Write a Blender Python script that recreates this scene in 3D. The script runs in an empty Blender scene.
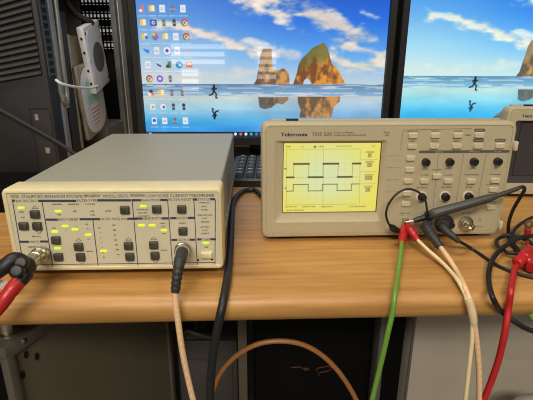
import bpy, bmesh, math, random
import numpy as np
from mathutils import Vector, Matrix
random.seed(4)
PI = math.pi
Z0 = 0.75                      # height of the desk top above the floor; desk coordinates below count from it
C = bpy.context.scene.collection

# ------------------------------------------------------------------ materials
def lin(c):
    return tuple(((x/255)/12.92 if x/255 <= .04045 else (((x/255)+.055)/1.055)**2.4) for x in c)

def mat(name, rgb, rough=.5, metal=0., var=.06, scale=60., bump=0., emit=None, estr=1., spec=.5, stretch=(1,1,1), coat=0.):
    m = bpy.data.materials.new(name); m.use_nodes = True
    nt = m.node_tree; b = nt.nodes['Principled BSDF']
    c = lin(rgb)
    b.inputs['Roughness'].default_value = rough; b.inputs['Metallic'].default_value = metal
    b.inputs['Specular IOR Level'].default_value = spec
    if coat: b.inputs['Coat Weight'].default_value = coat; b.inputs['Coat Roughness'].default_value = .12
    tc = nt.nodes.new('ShaderNodeTexCoord'); mp = nt.nodes.new('ShaderNodeMapping')
    mp.inputs['Scale'].default_value = stretch
    nz = nt.nodes.new('ShaderNodeTexNoise'); nz.inputs['Scale'].default_value = scale; nz.inputs['Detail'].default_value = 4
    nt.links.new(tc.outputs['Object'], mp.inputs['Vector']); nt.links.new(mp.outputs['Vector'], nz.inputs['Vector'])
    rp = nt.nodes.new('ShaderNodeValToRGB')
    rp.color_ramp.elements[0].position = .3; rp.color_ramp.elements[1].position = .7
    rp.color_ramp.elements[0].color = (*[x*(1-var) for x in c], 1)
    rp.color_ramp.elements[1].color = (*[min(1, x*(1+var)) for x in c], 1)
    nt.links.new(nz.outputs['Fac'], rp.inputs['Fac']); nt.links.new(rp.outputs['Color'], b.inputs['Base Color'])
    if bump:
        bp = nt.nodes.new('ShaderNodeBump'); bp.inputs['Strength'].default_value = bump; bp.inputs['Distance'].default_value = .001
        nt.links.new(nz.outputs['Fac'], bp.inputs['Height']); nt.links.new(bp.outputs['Normal'], b.inputs['Normal'])
    if emit:
        b.inputs['Emission Color'].default_value = (*lin(emit), 1); b.inputs['Emission Strength'].default_value = estr
    return m

def wood_mat():
    m = bpy.data.materials.new('beech_wood'); m.use_nodes = True
    nt = m.node_tree; b = nt.nodes['Principled BSDF']; N = nt.nodes.new; L = nt.links.new
    tc = N('ShaderNodeTexCoord'); mp = N('ShaderNodeMapping'); mp.inputs['Scale'].default_value = (1.6, 22, 22)
    n1 = N('ShaderNodeTexNoise'); n1.inputs['Scale'].default_value = 5; n1.inputs['Detail'].default_value = 6; n1.inputs['Distortion'].default_value = .4
    mp2 = N('ShaderNodeMapping'); mp2.inputs['Scale'].default_value = (8, 260, 260)
    n2 = N('ShaderNodeTexNoise'); n2.inputs['Scale'].default_value = 4; n2.inputs['Detail'].default_value = 3
    r1 = N('ShaderNodeValToRGB'); e = r1.color_ramp.elements
    e[0].position = .25; e[0].color = (*lin((158, 110, 54)), 1); e[1].position = .75; e[1].color = (*lin((193, 145, 82)), 1)
    r2 = N('ShaderNodeValToRGB'); e = r2.color_ramp.elements
    e[0].position = .3; e[0].color = (.86, .85, .82, 1); e[1].position = .62; e[1].color = (1, 1, 1, 1)
    mx = N('ShaderNodeMix'); mx.data_type = 'RGBA'; mx.blend_type = 'MULTIPLY'; mx.inputs[0].default_value = .8
    L(tc.outputs['Object'], mp.inputs['Vector']); L(mp.outputs['Vector'], n1.inputs['Vector'])
    L(tc.outputs['Object'], mp2.inputs['Vector']); L(mp2.outputs['Vector'], n2.inputs['Vector'])
    L(n1.outputs['Fac'], r1.inputs['Fac']); L(n2.outputs['Fac'], r2.inputs['Fac'])
    L(r1.outputs['Color'], mx.inputs[6]); L(r2.outputs['Color'], mx.inputs[7]); L(mx.outputs[2], b.inputs['Base Color'])
    b.inputs['Roughness'].default_value = .46
    return m

def braid_mat(name, a, c2):
    m = bpy.data.materials.new(name); m.use_nodes = True
    nt = m.node_tree; b = nt.nodes['Principled BSDF']; N = nt.nodes.new; L = nt.links.new
    tc = N('ShaderNodeTexCoord'); ck = N('ShaderNodeTexChecker'); ck.inputs['Scale'].default_value = 1300
    mp = N('ShaderNodeMapping'); mp.inputs['Rotation'].default_value = (.5, .4, .78)
    L(tc.outputs['Object'], mp.inputs['Vector']); L(mp.outputs['Vector'], ck.inputs['Vector'])
    ck.inputs['Color1'].default_value = (*lin(a), 1); ck.inputs['Color2'].default_value = (*lin(c2), 1)
    L(ck.outputs['Color'], b.inputs['Base Color']); b.inputs['Roughness'].default_value = .35
    return m

def screen_mat(name, strength, rough):
    m = bpy.data.materials.new(name); m.use_nodes = True
    nt = m.node_tree; b = nt.nodes['Principled BSDF']
    at = nt.nodes.new('ShaderNodeAttribute'); at.attribute_name = 'picture'
    b.inputs['Base Color'].default_value = (.004, .004, .005, 1); b.inputs['Roughness'].default_value = rough
    nt.links.new(at.outputs['Color'], b.inputs['Emission Color']); b.inputs['Emission Strength'].default_value = strength
    return m

M = {}
M['wood'] = wood_mat()
M['cream'] = mat('cream_plastic', (216, 202, 160), .45, var=.04)
M['panel'] = mat('panel_paint', (204, 195, 168), .5, var=.02)
M['cover'] = mat('grey_painted_metal', (152, 149, 134), .5, var=.05, scale=500)
M['ink'] = mat('dark_blue_ink', (58, 62, 84), .6, var=.03)
M['titleink'] = mat('title_ink', (72, 68, 74), .6, var=.02)
M['palered'] = mat('faded_red_print', (188, 120, 112), .5)
M['inkgrey'] = mat('grey_ink', (104, 98, 86), .6, var=.03)
M['inklight'] = mat('pale_grey_ink', (150, 143, 124), .6, var=.03)
M['navy'] = mat('navy_ink', (38, 34, 92), .5, var=.02)
M['bargrey'] = mat('charcoal_ink', (84, 80, 78), .6, var=.02)
M['button'] = mat('dark_button', (62, 60, 52), .45, var=.08)
M['led'] = mat('green_led', (190, 225, 40), .3, emit=(176, 226, 30), estr=.75, var=.02)
M['ledoff'] = mat('unlit_led', (168, 160, 130), .3)
M['scope'] = mat('scope_plastic', (178, 166, 136), .5, var=.03, scale=200)
M['scopeside'] = mat('scope_side_plastic', (164, 157, 138), .5, var=.03, scale=200)
M['key'] = mat('pale_key', (196, 183, 152), .45, var=.03)
M['ring'] = mat('pale_ring', (212, 198, 172), .5, var=.03)
M['black'] = mat('black_plastic', (22, 22, 24), .42, var=.15)
M['rubber'] = mat('black_rubber', (21, 21, 22), .5, var=.12, scale=200)
M['boot'] = mat('charcoal_boot', (44, 42, 40), .55, var=.1)
M['probe'] = mat('probe_plastic', (58, 59, 54), .45, var=.06)
M['silver'] = mat('nickel', (196, 186, 166), .28, 1., var=.06)
M['steel'] = mat('dull_steel', (150, 148, 142), .42, .7, var=.12)
M['green'] = mat('green_rubber', (100, 142, 50), .4, var=.05)
M['cable_cream'] = mat('cream_rubber', (226, 205, 160), .45, var=.05)
M['red'] = mat('red_rubber', (172, 30, 30), .36, var=.06)
M['tan'] = mat('brown_coax', (152, 100, 54), .4, var=.06)
M['braid'] = braid_mat('tan_braid', (236, 202, 160), (206, 162, 120))
M['sleeve'] = mat('clear_sleeve', (206, 184, 146), .3, var=.05)
M['white'] = mat('white_plastic', (226, 224, 220), .4, var=.03)
M['monitor'] = mat('monitor_black', (26, 25, 25), .35, var=.1)
M['tower'] = mat('tower_charcoal', (25, 25, 29), .6, var=.06, scale=150)
M['slat'] = mat('slat_grey', (60, 60, 61), .5, var=.06)
M['void'] = mat('dark_void', (14, 14, 15), .8, var=.1)
M['chassis'] = mat('chassis_steel', (146, 146, 144), .45, .3, var=.12, scale=30)
M['drive'] = mat('drive_aluminium', (224, 226, 232), .4, .2, var=.05)
M['driveblk'] = mat('drive_dark_frame', (48, 46, 44), .5, .3, var=.1)
M['labelw'] = mat('paper_label', (206, 208, 204), .5, var=.04, scale=120)
M['labelg'] = mat('green_label', (150, 196, 176), .5, var=.06)
M['yellow'] = mat('yellow_label', (206, 186, 40), .5)
M['keytop'] = mat('keyboard_key', (36, 37, 38), .42, var=.1)
M['keymark'] = mat('key_legend', (170, 172, 168), .5)
M['lcdoff'] = mat('unlit_display', (62, 58, 60), .25, var=.04)
M['cabinet'] = mat('cabinet_steel', (114, 104, 85), .5, .1, var=.05, scale=15)
M['post'] = mat('cabinet_post', (92, 86, 76), .5, .2, var=.1, scale=30)
M['rail'] = mat('cabinet_rail', (104, 99, 92), .4, .4, var=.1, scale=30)
M['pedestal'] = mat('pedestal_grey', (168, 158, 144), .55, var=.03, scale=10)
M['blackbox'] = mat('black_case', (5, 5, 5), .7, spec=.12, var=.1)
M['dusk'] = mat('dark_grey_case', (66, 62, 58), .5, var=.08, scale=20)
M['beige'] = mat('beige_strip', (84, 75, 58), .5, var=.06)
M['copper'] = mat('copper_wire', (96, 58, 44), .4, .6)
M['wall'] = mat('wall_paint', (150, 150, 148), .8, var=.03, scale=6)
M['partition'] = mat('dark_partition', (34, 33, 34), .8, var=.08, scale=20)
M['traydull'] = mat('dull_drive_tray', (158, 148, 130), .45, .4, var=.08)
M['darkcable'] = mat('dark_lead', (30, 28, 28), .7, var=.1)
M['ventglow'] = mat('vent_glow_paint', (200, 200, 198), .6, emit=(210, 212, 214), estr=.40)  # self-lit colour imitating light through the vent holes
M['bagcloth'] = mat('bag_cloth', (70, 66, 60), .6, var=.2, scale=60)
M['edgebrown'] = mat('display_edge_brown', (92, 80, 48), .5)
M['dullsteel'] = mat('dull_leg', (92, 90, 88), .5, .3, var=.08)
M['floor'] = mat('floor_vinyl', (92, 88, 82), .5, var=.06, scale=8)
M['ceil'] = mat('ceiling_paint', (226, 224, 218), .9, var=.02, scale=8)
M['day'] = mat('daylight_glass', (250, 250, 250), .2, emit=(255, 244, 222), estr=5.)
M['blind'] = mat('blind_slat', (214, 208, 196), .6)
M['screen'] = screen_mat('monitor_picture', 1.0, .02)
M['lcd'] = screen_mat('lcd_picture', .96, .22)

# ------------------------------------------------------------------ builders
def obj(name, bm, m, parent=None, smooth=True, loc=None):
    bmesh.ops.recalc_face_normals(bm, faces=bm.faces)
    me = bpy.data.meshes.new(name); bm.to_mesh(me); bm.free()
    ms = m if isinstance(m, (list, tuple)) else [m]
    for x in ms: me.materials.append(M[x])
    if smooth:
        me.polygons.foreach_set('use_smooth', [True]*len(me.polygons))
        try: me.set_sharp_from_angle(angle=math.radians(38))
        except Exception: pass
    o = bpy.data.objects.new(name, me); C.objects.link(o)
    if parent is not None: o.parent = parent
    if loc is not None: o.location = loc
    return o

def thing(name, label, cat, loc=(0, 0, 0), rz=0., group=None):
    o = bpy.data.objects.new(name, None); C.objects.link(o); o.empty_display_size = .02
    o.location = loc; o.rotation_euler = (0, 0, rz)
    o['label'] = label; o['category'] = cat
    if group: o['group'] = group
    return o

def tag(o, label, cat, group=None):
    o['label'] = label; o['category'] = cat
    if group: o['group'] = group
    return o

def struct(o): o['kind'] = 'structure'; return o

def B(): return bmesh.new()

def box(bm, x0, x1, y0, y1, z0, z1, bev=0., seg=2, mtx=None, mi=0):
    r = bmesh.ops.create_cube(bm, size=1.); vs = r['verts']
    for v in vs: v.co = Vector(((x0+x1)/2+v.co.x*(x1-x0), (y0+y1)/2+v.co.y*(y1-y0), (z0+z1)/2+v.co.z*(z1-z0)))
    fs = set(f for v in vs for f in v.link_faces)
    if bev:
        es = list(set(e for v in vs for e in v.link_edges))
        g = bmesh.ops.bevel(bm, geom=es, offset=bev, segments=seg, affect='EDGES', profile=.5)
        fs = set(g['faces']) | set(f for f in fs if f.is_valid)
    vv = set(v for f in fs for v in f.verts)
    if mtx is not None:
        for v in vv: v.co = mtx @ v.co
    for f in fs: f.material_index = mi
    return bm

def rrect(x0, x1, z0, z1, r, n=5):
    r = max(1e-5, min(r, (x1-x0)/2-1e-5, (z1-z0)/2-1e-5)); out = []
    for cx, cz, a0 in ((x1-r, z1-r, 0), (x0+r, z1-r, 90), (x0+r, z0+r, 180), (x1-r, z0+r, 270)):
        for k in range(n+1):
            a = math.radians(a0+90*k/n); out.append((cx+r*math.cos(a), cz+r*math.sin(a)))
    return out

def loft(bm, loops, cap0=False, cap1=False, mis=None):
    """loops: list of lists of 3-D points, equal counts"""
    rows = [[bm.verts.new(p) for p in lp] for lp in loops]
    n = len(rows[0])
    for i in range(len(rows)-1):
        for k in range(n):
            f = bm.faces.new((rows[i][k], rows[i][(k+1) % n], rows[i+1][(k+1) % n], rows[i+1][k]))
            if mis: f.material_index = mis[i]
    if cap0: bm.faces.new(rows[0][::-1])
    if cap1:
        f = bm.faces.new(rows[-1])
        if mis: f.material_index = mis[-1]
    return rows

def rring(bm, spec, cap0=False, cap1=False, mis=None):
    """spec: (x0,x1,z0,z1,r,y) rounded rectangles in the xz plane joined along y"""
    return loft(bm, [[(x, s[5], z) for x, z in rrect(*s[:5])] for s in spec], cap0, cap1, mis)

def pad(bm, cx, cz, w, h, y0, y1, r=.0015, soft=.0007):
    """a rounded key standing from y0 out to y1 (y1 < y0 : towards the viewer)"""
    rring(bm, [(cx-w/2, cx+w/2, cz-h/2, cz+h/2, r, y0), (cx-w/2, cx+w/2, cz-h/2, cz+h/2, r, y1+soft),
               (cx-w/2+soft, cx+w/2-soft, cz-h/2+soft, cz+h/2-soft, r*.7, y1)], cap1=True)
    return bm

def frame_of(d):
    d = Vector(d).normalized(); u = Vector((0, 0, 1)) if abs(d.z) < .9 else Vector((1, 0, 0))
    a = d.cross(u).normalized(); return d, a, a.cross(d).normalized()

def lathe(bm, p, d, prof, n=20, cap=True, mi=0):
    """profile of (radius, distance along d from p)"""
    d, a, b = frame_of(d); p = Vector(p); loops = []
    for r, t in prof:
        loops.append([p+d*t+(a*math.cos(2*PI*k/n)+b*math.sin(2*PI*k/n))*max(r, 1e-5) for k in range(n)])
    f0 = len(bm.faces)
    loft(bm, loops, cap, cap)
    bm.faces.ensure_lookup_table()
    for f in bm.faces[f0:]: f.material_index = mi
    return bm

def spline(pts, step=.004):
    P = [Vector(p) for p in pts]
    P = [P[0]*2-P[1]]+P+[P[-1]*2-P[-2]]; out = []
    for i in range(1, len(P)-2):
        p0, p1, p2, p3 = P[i-1:i+3]
        t0 = 0; t1 = t0+max((p1-p0).length, 1e-6)**.5; t2 = t1+max((p2-p1).length, 1e-6)**.5; t3 = t2+max((p3-p2).length, 1e-6)**.5
        n = max(2, int((p2-p1).length/step))
        for k in range(n):
            t = t1+(t2-t1)*k/n
            A1 = p0*((t1-t)/(t1-t0))+p1*((t-t0)/(t1-t0)); A2 = p1*((t2-t)/(t2-t1))+p2*((t-t1)/(t2-t1)); A3 = p2*((t3-t)/(t3-t2))+p3*((t-t2)/(t3-t2))
            B1 = A1*((t2-t)/(t2-t0))+A2*((t-t0)/(t2-t0)); B2 = A2*((t3-t)/(t3-t1))+A3*((t-t1)/(t3-t1))
            out.append(B1*((t2-t)/(t2-t1))+B2*((t-t1)/(t2-t1)))
    out.append(P[-2]); return out

def tube(bm, pts, r, n=12, smooth=True, dz=0., step=.004, rads=None):
    P = spline(pts, step) if smooth else [Vector(p) for p in pts]
    P = [p+Vector((0, 0, dz)) for p in P]
    t = (P[1]-P[0]).normalized(); _, a, b = frame_of(t); loops = []
    for i, p in enumerate(P):
        t2 = (P[min(i+1, len(P)-1)]-P[max(i-1, 0)]).normalized()
        q = t.rotation_difference(t2); a = q @ a; a = (a-t2*a.dot(t2)).normalized(); b = t2.cross(a); t = t2
        rr = r if rads is None else np.interp(i/(len(P)-1), [x[0] for x in rads], [x[1] for x in rads])
        loops.append([p+(a*math.cos(2*PI*k/n)+b*math.sin(2*PI*k/n))*rr for k in range(n)])
    loft(bm, loops, True, True); return bm

_txt = {}
def textmesh(s):
    if s not in _txt:
        cu = bpy.data.curves.new('lettering', 'FONT'); cu.body = s; cu.size = 1.; cu.resolution_u = 2
        o = bpy.data.objects.new('lettering', cu); C.objects.link(o); bpy.context.view_layer.update()
        me = bpy.data.meshes.new_from_object(o.evaluated_get(bpy.context.evaluated_depsgraph_get()))
        bpy.data.objects.remove(o); bpy.data.curves.remove(cu)
        co = [v.co.copy() for v in me.vertices]; fs = [tuple(p.vertices) for p in me.polygons]
        bpy.data.meshes.remove(me); _txt[s] = (co, fs)
    return _txt[s]

def letter(bm, s, cx, cz, h, w=None, y=-.0002, bold=0., place=None, mi=0):
    """lettering on a panel facing -y, centred; h = capital height, w = total width if given"""
    co, fs = textmesh(s)
    if not fs: return
    xs = [c.x for c in co]; x0, x1 = min(xs), max(xs); k = h/.70; kx = (w/(x1-x0)) if w else k
    for dx in ((0,) if not bold else (-bold, 0, bold)):
        vs = []
        for c in co:
            p = (cx+(c.x-(x0+x1)/2)*kx+dx, y-abs(dx)*.02, cz-h/2+c.y*k)
            vs.append(bm.verts.new(place(p) if place else p))
        for f in fs:
            try: bm.faces.new([vs[i] for i in f]).material_index = mi
            except ValueError: pass

def patch(bm, pts, y=-.0002, mi=0):
    f = bm.faces.new([bm.verts.new((p[0], y, p[1])) for p in pts]); f.material_index = mi

def strip(bm, a, b, w, y=-.0002, mi=0):
    a = Vector(a); b = Vector(b); d = (b-a).normalized(); n = Vector((-d.y, d.x))*w/2
    patch(bm, [a+n, b+n, b-n, a-n], y, mi)

def copy_tree(o, parent=None):
    c = o.copy(); C.objects.link(c); c.parent = parent
    for ch in list(o.children): copy_tree(ch, c)
    return c

# ------------------------------------------------------------------ painted pictures (vertex colours on a fine grid)
class Canvas:
    def __init__(s, x0, x1, z0, z1, cell):
        s.x0, s.x1, s.z0, s.z1 = x0, x1, z0, z1
        s.w = int((x1-x0)/cell)+1; s.h = int((z1-z0)/cell)+1
        s.X, s.Z = np.meshgrid(np.linspace(x0, x1, s.w), np.linspace(z0, z1, s.h)); s.c = cell
        s.a = np.zeros((s.h, s.w, 3))
    def mix(s, mask, col):
        s.a += (np.array(col, float)-s.a)*np.clip(mask, 0, 1)[..., None]
    def win(s, x0, x1, z0, z1):
        i0 = max(0, int((z0-s.z0)/s.c)-2); i1 = min(s.h, int((z1-s.z0)/s.c)+4)
        j0 = max(0, int((x0-s.x0)/s.c)-2); j1 = min(s.w, int((x1-s.x0)/s.c)+4)
        return slice(i0, max(i0, i1)), slice(j0, max(j0, j1))
    def polymask(s, pts, X, Z):
        m = np.zeros(X.shape)
        for ox in (-.25, .25):
            for oz in (-.25, .25):
                x = X+ox*s.c; zz = Z+oz*s.c; ins = np.zeros(X.shape, bool)
                for (xa, za), (xb, zb) in zip(pts, pts[1:]+pts[:1]):
                    if za == zb: continue
                    ins ^= ((za > zz) != (zb > zz)) & (x < (xb-xa)*(zz-za)/(zb-za)+xa)
                m += ins*.25
        return m
    def poly(s, pts, col, al=1.):
        xs = [p[0] for p in pts]; zs = [p[1] for p in pts]; i, j = s.win(min(xs), max(xs), min(zs), max(zs))
        m = s.polymask(list(pts), s.X[i, j], s.Z[i, j])*al
        s.a[i, j] += (np.array(col, float)-s.a[i, j])*m[..., None]
        return i, j, m
    def rect(s, x0, x1, z0, z1, col, al=1.): s.poly([(x0, z0), (x1, z0), (x1, z1), (x0, z1)], col, al)
    def disc(s, x, z, rx, rz, col, al=1.):
        i, j = s.win(x-rx, x+rx, z-rz, z+rz)
        d = np.sqrt(((s.X[i, j]-x)/rx)**2+((s.Z[i, j]-z)/rz)**2)
        m = np.clip((1-d)*min(rx, rz)/s.c+.5, 0, 1)*al
        s.a[i, j] += (np.array(col, float)-s.a[i, j])*m[..., None]
    def line(s, pts, w, col, al=1.):
        for (xa, za), (xb, zb) in zip(pts, pts[1:]):
            i, j = s.win(min(xa, xb)-w, max(xa, xb)+w, min(za, zb)-w, max(za, zb)+w); X, Z = s.X[i, j], s.Z[i, j]
            dx, dz = xb-xa, zb-za; L = max(dx*dx+dz*dz, 1e-12)
            t = np.clip(((X-xa)*dx+(Z-za)*dz)/L, 0, 1); d = np.hypot(X-xa-t*dx, Z-za-t*dz)
            m = np.clip((w/2-d)/s.c+.5, 0, 1)*al
            s.a[i, j] += (np.array(col, float)-s.a[i, j])*m[..., None]
    def build(s, name, parent, material, y):
        n = s.w*s.h; me = bpy.data.meshes.new(name)
        co = np.stack([s.X, np.full(s.X.shape, y), s.Z], -1).reshape(-1).astype(np.float32)
        idx = np.arange(n).reshape(s.h, s.w)
        q = np.stack([idx[:-1, :-1], idx[:-1, 1:], idx[1:, 1:], idx[1:, :-1]], -1).reshape(-1)
        nf = len(q)//4
        me.vertices.add(n); me.vertices.foreach_set('co', co)
        me.loops.add(len(q)); me.loops.foreach_set('vertex_index', q.astype(np.int32))
        me.polygons.add(nf); me.polygons.foreach_set('loop_start', np.arange(0, len(q), 4, dtype=np.int32))
        me.update(calc_edges=True); me.validate()
        v = np.clip(s.a/255., 0, 1); v = np.where(v <= .04045, v/12.92, ((v+.055)/1.055)**2.4)
        at = me.attributes.new('picture', 'FLOAT_COLOR', 'POINT')
        at.data.foreach_set('color', np.concatenate([v, np.ones(v.shape[:2]+(1,))], -1).reshape(-1).astype(np.float32))
        me.materials.append(M[material])
        o = bpy.data.objects.new(name, me); C.objects.link(o); o.parent = parent; return o

def vnoise(x, z, seed):
    rs = np.random.RandomState(seed); T = rs.rand(64, 64)
    xi = np.floor(x).astype(int); zi = np.floor(z).astype(int); fx = x-xi; fz = z-zi
    fx = fx*fx*(3-2*fx); fz = fz*fz*(3-2*fz)
    g = lambda a, b: T[b % 64, a % 64]
    return (g(xi, zi)*(1-fx)+g(xi+1, zi)*fx)*(1-fz)+(g(xi, zi+1)*(1-fx)+g(xi+1, zi+1)*fx)*fz
def fbm(x, z, seed, o=5):
    v = 0; a = .5
    for k in range(o): v = v+a*vnoise(x*2**k, z*2**k, seed+k); a *= .5
    return v/(1-.5**o)
def sst(a, b, x):
    t = np.clip((x-a)/(b-a), 0, 1); return t*t*(3-2*t)

# ------------------------------------------------------------------ the room
def room():
    bm = B(); box(bm, -2.6, 3., -3.6, 1.7, -.05, 0); struct(obj('floor', bm, 'floor'))
    bm = B(); box(bm, -2.6, 3., -3.6, 1.7, 2.75, 2.8); struct(obj('ceiling', bm, 'ceil'))
    bm = B(); box(bm, -2.6, 3., 1.6, 1.7, 0, 2.75); struct(obj('wall_back', bm, 'partition'))
    bm = B(); box(bm, -2.6, -2.5, -3.5, 1.6, 0, 2.75); struct(obj('wall_left', bm, 'wall'))
    bm = B(); box(bm, 2.9, 3., -3.5, 1.6, 0, 2.75); struct(obj('wall_right', bm, 'wall'))
    bm = B(); box(bm, -2.6, 3., -3.6, -3.5, 0, 2.75); struct(obj('wall_front', bm, 'wall'))
    # two low windows with blinds in the wall opposite the desk; the left screen mirrors them
    for n, (x0, x1, z0, z1) in enumerate(((-1.13, -.50, .93, 1.15), (-.11, .11, .76, 1.13), (-1.02, -.82, .62, .87))):
        t = bpy.data.objects.new('window_%d' % (n+1), None); C.objects.link(t); struct(t)
        bm = B(); box(bm, x0, x1, -3.495, -3.49, z0, z1); obj('pane', bm, 'day', t)
        bm = B()
        for a in ((x0-.04, x0, z0-.04, z1+.04), (x1, x1+.04, z0-.04, z1+.04), (x0-.04, x1+.04, z0-.04, z0), (x0-.04, x1+.04, z1, z1+.04)):
            box(bm, a[0], a[1], -3.5, -3.46, a[2], a[3])
        obj('window_frame', bm, 'white', t)
        bm = B(); k = z0+.05
        while k < z1-.03:
            box(bm, x0, x1, -3.485, -3.48, k, k+.035); k += .085
        obj('blind', bm, 'blind', t)
room()

# ------------------------------------------------------------------ the desk
YE, KE = .3655, .041           # front edge of the desk top: y = YE + KE x
def desk():
    t = thing('desk', 'long orange-tan wooden desk with a rounded front edge carrying the instruments', 'desk', (0, YE, Z0), math.atan(KE))
    bm = B(); th = .030; r = .0135
    prof = [(.86, 0), (r, 0)]+[(r-r*math.sin(a), -r+r*math.cos(a)) for a in [PI/2*k/7 for k in range(1, 8)]]
    prof += [(r-r*math.cos(a), -(th-r)-r*math.sin(a)) for a in [PI/2*k/7 for k in range(0, 8)]]+[(.86, -th)]
    loft(bm, [[(x, y, zz) for y, zz in prof] for x in (-1.3, 1.5)], True, True)
    obj('desk_top', bm, 'wood', t)
    for x in (-1.2, 0.1842, 1.4):
        bm = B(); box(bm, x-.005, x+.005, .185, .215, -Z0, -.0301, .002); obj('leg', bm, 'dullsteel', t)
desk()

# ------------------------------------------------------------------ low-noise current preamplifier
def preamp():
    t = thing('current_preamplifier', 'cream bench current preamplifier with grey metal cover and green lit indicators', 'preamplifier',
              (-0.151, 0.404, Z0), 0.036)
    # grey cover
    bm = B(); rring(bm, [(-.1045, .1045, .0105, .0955, .003, .0315), (-.1055, .1055, .0105, .0960, .003, .345),
                         (-.1040, .1040, .0120, .0945, .003, .352)], True, True)
    for k in range(7): box(bm, .1045, .1062, .06+k*.03, .08+k*.03, .030, .034)
    obj('case_cover', bm, 'cover', t)
    # cream front bezel
    bm = B()
    rring(bm, [(-.1055, .1055, .0125, .0962, .003, .0320), (-.1068, .1068, .0100, .0975, .004, .029), (-.1072, .1066, .0093, .0976, .0045, .004),
               (-.1062, .1056, .0103, .0966, .0042, .0008), (-.1045, .1040, .0120, .0950, .0035, 0), (-.1022, .1035, .0135, .0938, .0015, .0002),
               (-.1015, .1030, .0142, .0932, .001, .0014)])
    obj('front_bezel', bm, 'cream', t)
    bm = B(); rring(bm, [(-.1020, .1034, .0138, .0936, .001, .012), (-.1020, .1034, .0138, .0936, .001, .0013)], True, True)
    obj('front_panel', bm, 'panel', t)
    Y = .0011
    # printed rules: dark blue bars and section lines
    bm = B()
    bars = [[(-0.0979, 0.086), (-0.0951, 0.086)], [(-0.0728, 0.0856), (-0.0359, 0.0852)], [(-0.0157, 0.0856), (0.0176, 0.0853)], [(0.0181, 0.0854), (0.0275, 0.0853)], [(0.0459, 0.0855), (0.0533, 0.0854)], [(0.0778, 0.0857), (0.0826, 0.0857)], [(0.0951, 0.0858), (0.1, 0.0857)], [(-0.0974, 0.0424), (-0.0886, 0.0423)], [(-0.0774, 0.0424), (-0.0697, 0.0423)], [(-0.0685, 0.0659), (-0.0568, 0.0658)], [(-0.0352, 0.066), (-0.0217, 0.0659)], [(-0.0217, 0.066), (-0.015, 0.0659)], [(0.0118, 0.066), (0.0211, 0.066)], [(0.0198, 0.0662), (0.027, 0.0661)], [(0.0458, 0.0661), (0.0532, 0.066)], [(0.0545, 0.0662), (0.0607, 0.0662)], [(0.0719, 0.0663), (0.0794, 0.0662)], [(0.0542, 0.0426), (0.06, 0.0425)], [(0.0727, 0.0426), (0.0784, 0.0425)], [(0.0803, 0.0428), (0.0845, 0.0428)], [(0.0935, 0.0428), (0.0994, 0.0427)]]
    for a, b in bars: strip(bm, a, b, .0024, Y)
    lines = [[(-0.0973, 0.0857), (-0.0986, 0.0131)], [(-0.0692, 0.0852), (-0.069, 0.0133)], [(0.0184, 0.085), (0.0179, 0.0137)], [(-0.0223, 0.066), (-0.0228, 0.0148)], [(0.0532, 0.0852), (0.0534, 0.0137)], [(0.079, 0.0855), (0.0791, 0.0139)], [(0.1003, 0.0855), (0.0975, 0.0139)]]
    for a, b in lines: strip(bm, a, b, .0008, Y)
    strip(bm, (lines[0][1][0], .0166), (lines[6][1][0], .0166), .0007, Y)
    obj('panel_rules', bm, 'ink', t, smooth=False)
    # lettering
    bm = B()
    for s, x0, x1, y, h in (('STANFORD RESEARCH SYSTEMS', 21, 82.3, 196.8, .0026), ('MODEL SR570', 102.5, 128, 195.7, .0026), ('LOW NOISE CURRENT PREAMPLIFIER', 146.5, 214.8, 195.2, .0026)):
        pass
    for s, c, w, h in [('STANFORD RESEARCH SYSTEMS', (-0.0586, 0.0899), 0.0588, 0.0031), ('MODEL SR570', (0.0027, 0.0899), 0.0247, 0.0031), ('LOW NOISE CURRENT PREAMPLIFIER', (0.0663, 0.0898), 0.0666, 0.0031), ('BIAS VOLTAGE', (-0.0839, 0.0856), 0.0203, 0.0026), ('FILTER TYPE', (-0.0257, 0.0855), 0.0186, 0.0026), ('GAIN MODE', (0.0367, 0.0854), 0.0178, 0.0026), ('FILTER RESET', (0.0656, 0.0856), 0.023, 0.0026), ('STATUS', (0.0889, 0.0857), 0.0113, 0.0026), ('INPUT', (-0.083, 0.0422), 0.0089, 0.0026), ('INPUT OFFSET', (-0.039, 0.0656), 0.0067, 0.0026), ('FILTER FREQ (Hz)', (-0.0014, 0.066), 0.0257, 0.0026), ('SENSITIVITY', (0.0366, 0.0661), 0.0178, 0.0026), ('INVERT', (0.0664, 0.0662), 0.0104, 0.0026), ('OUTPUT', (0.0664, 0.0426), 0.0118, 0.0026), ('POWER', (0.0891, 0.0427), 0.0084, 0.0026)]:
        if s == 'INPUT OFFSET': continue
        letter(bm, s, c[0], c[1], h, w, Y, bold=0.); obj('panel_title', bm, 'titleink', t, smooth=False); bm = B()
    for s, c in [('INPUT OFFSET', (-0.0462, 0.0658))]:
        letter(bm, s, c[0], c[1], .0026, .0195, Y)
    obj('panel_title', bm, 'ink', t, smooth=False)
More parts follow.
